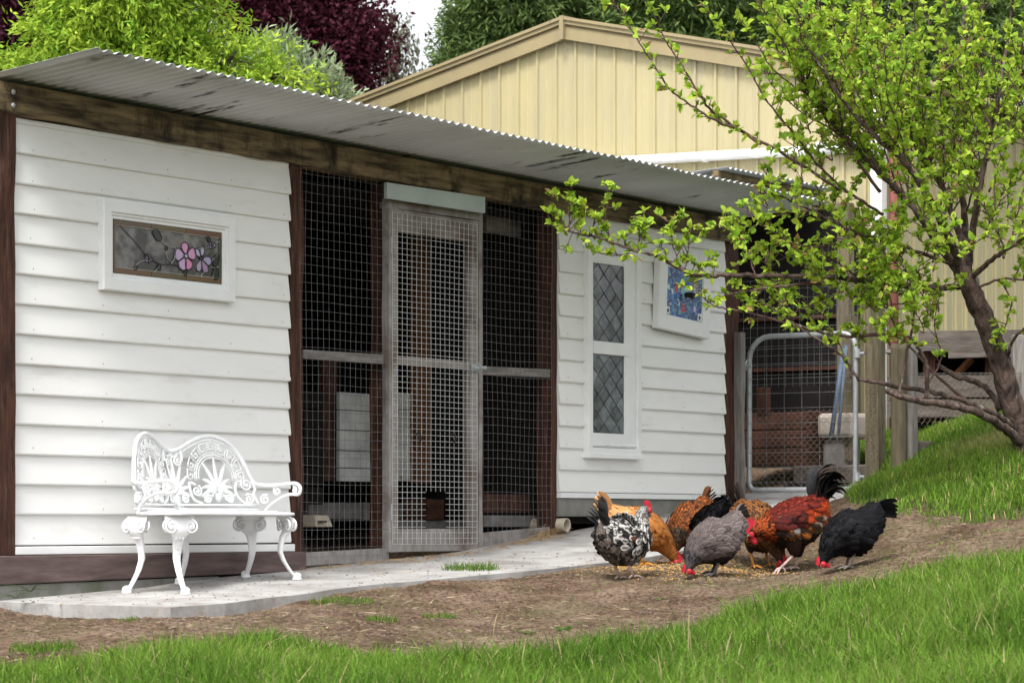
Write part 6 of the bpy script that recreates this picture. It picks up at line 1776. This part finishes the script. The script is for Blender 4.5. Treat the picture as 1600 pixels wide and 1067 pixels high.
PECK = [(-.190,.315,.018,.02),(-.158,.290,.055,.055),(-.105,.248,.090,.092),(-.03,.210,.110,.118),(.045,.185,.106,.110),(.105,.150,.080,.084),(.145,.115,.056,.058),(.172,.080,.040,.041),(.190,.054,.030,.030),(.203,.032,.023,.022),(.212,.016,.011,.010)]
PECK2 = [(-.165,.315,.018,.02),(-.146,.300,.056,.058),(-.110,.264,.080,.074),(-.070,.226,.106,.102),(-.015,.190,.122,.128),(.04,.166,.115,.119),(.09,.136,.093,.097),(.125,.105,.066,.068),(.148,.075,.045,.046),(.160,.052,.032,.031),(.169,.032,.023,.022),(.175,.016,.011,.010)]
STAND = [(-.160,.300,.018,.02),(-.132,.275,.062,.066),(-.080,.232,.096,.108),(-.01,.200,.112,.126),(.058,.212,.102,.114),(.102,.255,.072,.080),(.124,.300,.050,.054),(.136,.335,.037,.038),(.146,.362,.029,.029),(.166,.372,.023,.022),(.184,.368,.010,.010)]
ROOST = [(-.185,.385,.022,.024),(-.150,.360,.062,.074),(-.085,.305,.100,.118),(.0,.265,.116,.134),(.080,.250,.108,.122),(.140,.243,.082,.092),(.186,.232,.062,.068),(.222,.224,.047,.050),(.247,.217,.037,.038),(.270,.208,.028,.028),(.287,.199,.011,.011)]
TEST = globals().get('TEST')
def jit(c_, r, a=.2): 
    k = 1 + r.normal(0, a); return tuple(max(0, v*k) for v in c_)
def speckled(u, th, r):
    q = r.uniform()
    if u > .62: return ((.012,.012,.012), (.62,.60,.57)) if q < .75 else ((.5,.48,.45), (.02,.02,.02))
    up = math.sin(th)
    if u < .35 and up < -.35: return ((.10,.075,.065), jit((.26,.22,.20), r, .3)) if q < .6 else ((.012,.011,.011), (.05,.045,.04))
    if q < .42: return (.012,.011,.011), jit((.58,.56,.52), r)
    if q < .45: return (.12,.035,.02), (.03,.02,.02)
    if q < .66: return (.55,.53,.5), (.012,.012,.012)
    return (.010,.010,.010), (.04,.036,.034)
def buff(u, th, r):
    c_ = mix((.46,.19,.055), (.36,.125,.030), u); c_ = mix(c_, (.22,.06,.015), max(0, (u-.75)*3.2)) if u > .75 else c_
    if u < .25: c_ = mix(c_, (.56,.31,.14), .6)
    return jit(c_, r, .13), jit(tuple(v*.78 for v in c_), r, .13)
def goldlace(u, th, r):
    if u > .64: return jit((.018,.013,.010), r), jit((.10,.07,.04) if r.uniform() < .4 else (.02,.015,.01), r)
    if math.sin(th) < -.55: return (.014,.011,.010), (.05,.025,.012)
    return jit((.19,.055,.013), r, .4), (.030,.012,.007)
def goldlace2(u, th, r):
    if u > .55 and r.uniform() < .6: return (.014,.011,.010), (.16,.065,.02)
    return (.014,.010,.008), jit((.21,.08,.022), r, .4) if math.sin(th) > -.3 else (.03,.02,.012)
def black(u, th, r): k = r.uniform(.4, 1.5); return (.0045*k,.0045*k,.0055*k), (.008*k,.008*k,.0095*k)
def grey(u, th, r):
    if u > .70: return jit((.022,.021,.024), r, .3), jit((.050,.048,.052), r, .2)
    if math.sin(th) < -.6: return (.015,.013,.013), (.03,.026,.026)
    return jit((.062,.049,.048), r, .2), jit((.135,.110,.106), r, .2)
def roost(u, th, r):
    up = math.sin(th); q = r.uniform()
    if u > .68: return jit(mix((.26,.035,.008), (.38,.10,.016), q), r), jit((.11,.012,.005), r)
    if u > .58: return jit(mix((.15,.018,.006), (.30,.06,.010), q), r, .3), (.03,.010,.006)
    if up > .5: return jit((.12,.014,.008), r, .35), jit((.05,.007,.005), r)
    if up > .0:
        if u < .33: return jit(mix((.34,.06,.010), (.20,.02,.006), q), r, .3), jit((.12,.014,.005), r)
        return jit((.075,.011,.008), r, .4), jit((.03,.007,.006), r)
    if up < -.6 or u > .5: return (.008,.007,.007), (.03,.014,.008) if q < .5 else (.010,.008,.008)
    if .2 < u < .42 and q < .3: return jit((.22,.20,.19), r), jit((.08,.07,.07), r)
    return (jit((.21,.075,.018), r, .4), jit((.06,.02,.008), r, .3)) if q < .65 else ((.012,.009,.008), (.06,.03,.01))

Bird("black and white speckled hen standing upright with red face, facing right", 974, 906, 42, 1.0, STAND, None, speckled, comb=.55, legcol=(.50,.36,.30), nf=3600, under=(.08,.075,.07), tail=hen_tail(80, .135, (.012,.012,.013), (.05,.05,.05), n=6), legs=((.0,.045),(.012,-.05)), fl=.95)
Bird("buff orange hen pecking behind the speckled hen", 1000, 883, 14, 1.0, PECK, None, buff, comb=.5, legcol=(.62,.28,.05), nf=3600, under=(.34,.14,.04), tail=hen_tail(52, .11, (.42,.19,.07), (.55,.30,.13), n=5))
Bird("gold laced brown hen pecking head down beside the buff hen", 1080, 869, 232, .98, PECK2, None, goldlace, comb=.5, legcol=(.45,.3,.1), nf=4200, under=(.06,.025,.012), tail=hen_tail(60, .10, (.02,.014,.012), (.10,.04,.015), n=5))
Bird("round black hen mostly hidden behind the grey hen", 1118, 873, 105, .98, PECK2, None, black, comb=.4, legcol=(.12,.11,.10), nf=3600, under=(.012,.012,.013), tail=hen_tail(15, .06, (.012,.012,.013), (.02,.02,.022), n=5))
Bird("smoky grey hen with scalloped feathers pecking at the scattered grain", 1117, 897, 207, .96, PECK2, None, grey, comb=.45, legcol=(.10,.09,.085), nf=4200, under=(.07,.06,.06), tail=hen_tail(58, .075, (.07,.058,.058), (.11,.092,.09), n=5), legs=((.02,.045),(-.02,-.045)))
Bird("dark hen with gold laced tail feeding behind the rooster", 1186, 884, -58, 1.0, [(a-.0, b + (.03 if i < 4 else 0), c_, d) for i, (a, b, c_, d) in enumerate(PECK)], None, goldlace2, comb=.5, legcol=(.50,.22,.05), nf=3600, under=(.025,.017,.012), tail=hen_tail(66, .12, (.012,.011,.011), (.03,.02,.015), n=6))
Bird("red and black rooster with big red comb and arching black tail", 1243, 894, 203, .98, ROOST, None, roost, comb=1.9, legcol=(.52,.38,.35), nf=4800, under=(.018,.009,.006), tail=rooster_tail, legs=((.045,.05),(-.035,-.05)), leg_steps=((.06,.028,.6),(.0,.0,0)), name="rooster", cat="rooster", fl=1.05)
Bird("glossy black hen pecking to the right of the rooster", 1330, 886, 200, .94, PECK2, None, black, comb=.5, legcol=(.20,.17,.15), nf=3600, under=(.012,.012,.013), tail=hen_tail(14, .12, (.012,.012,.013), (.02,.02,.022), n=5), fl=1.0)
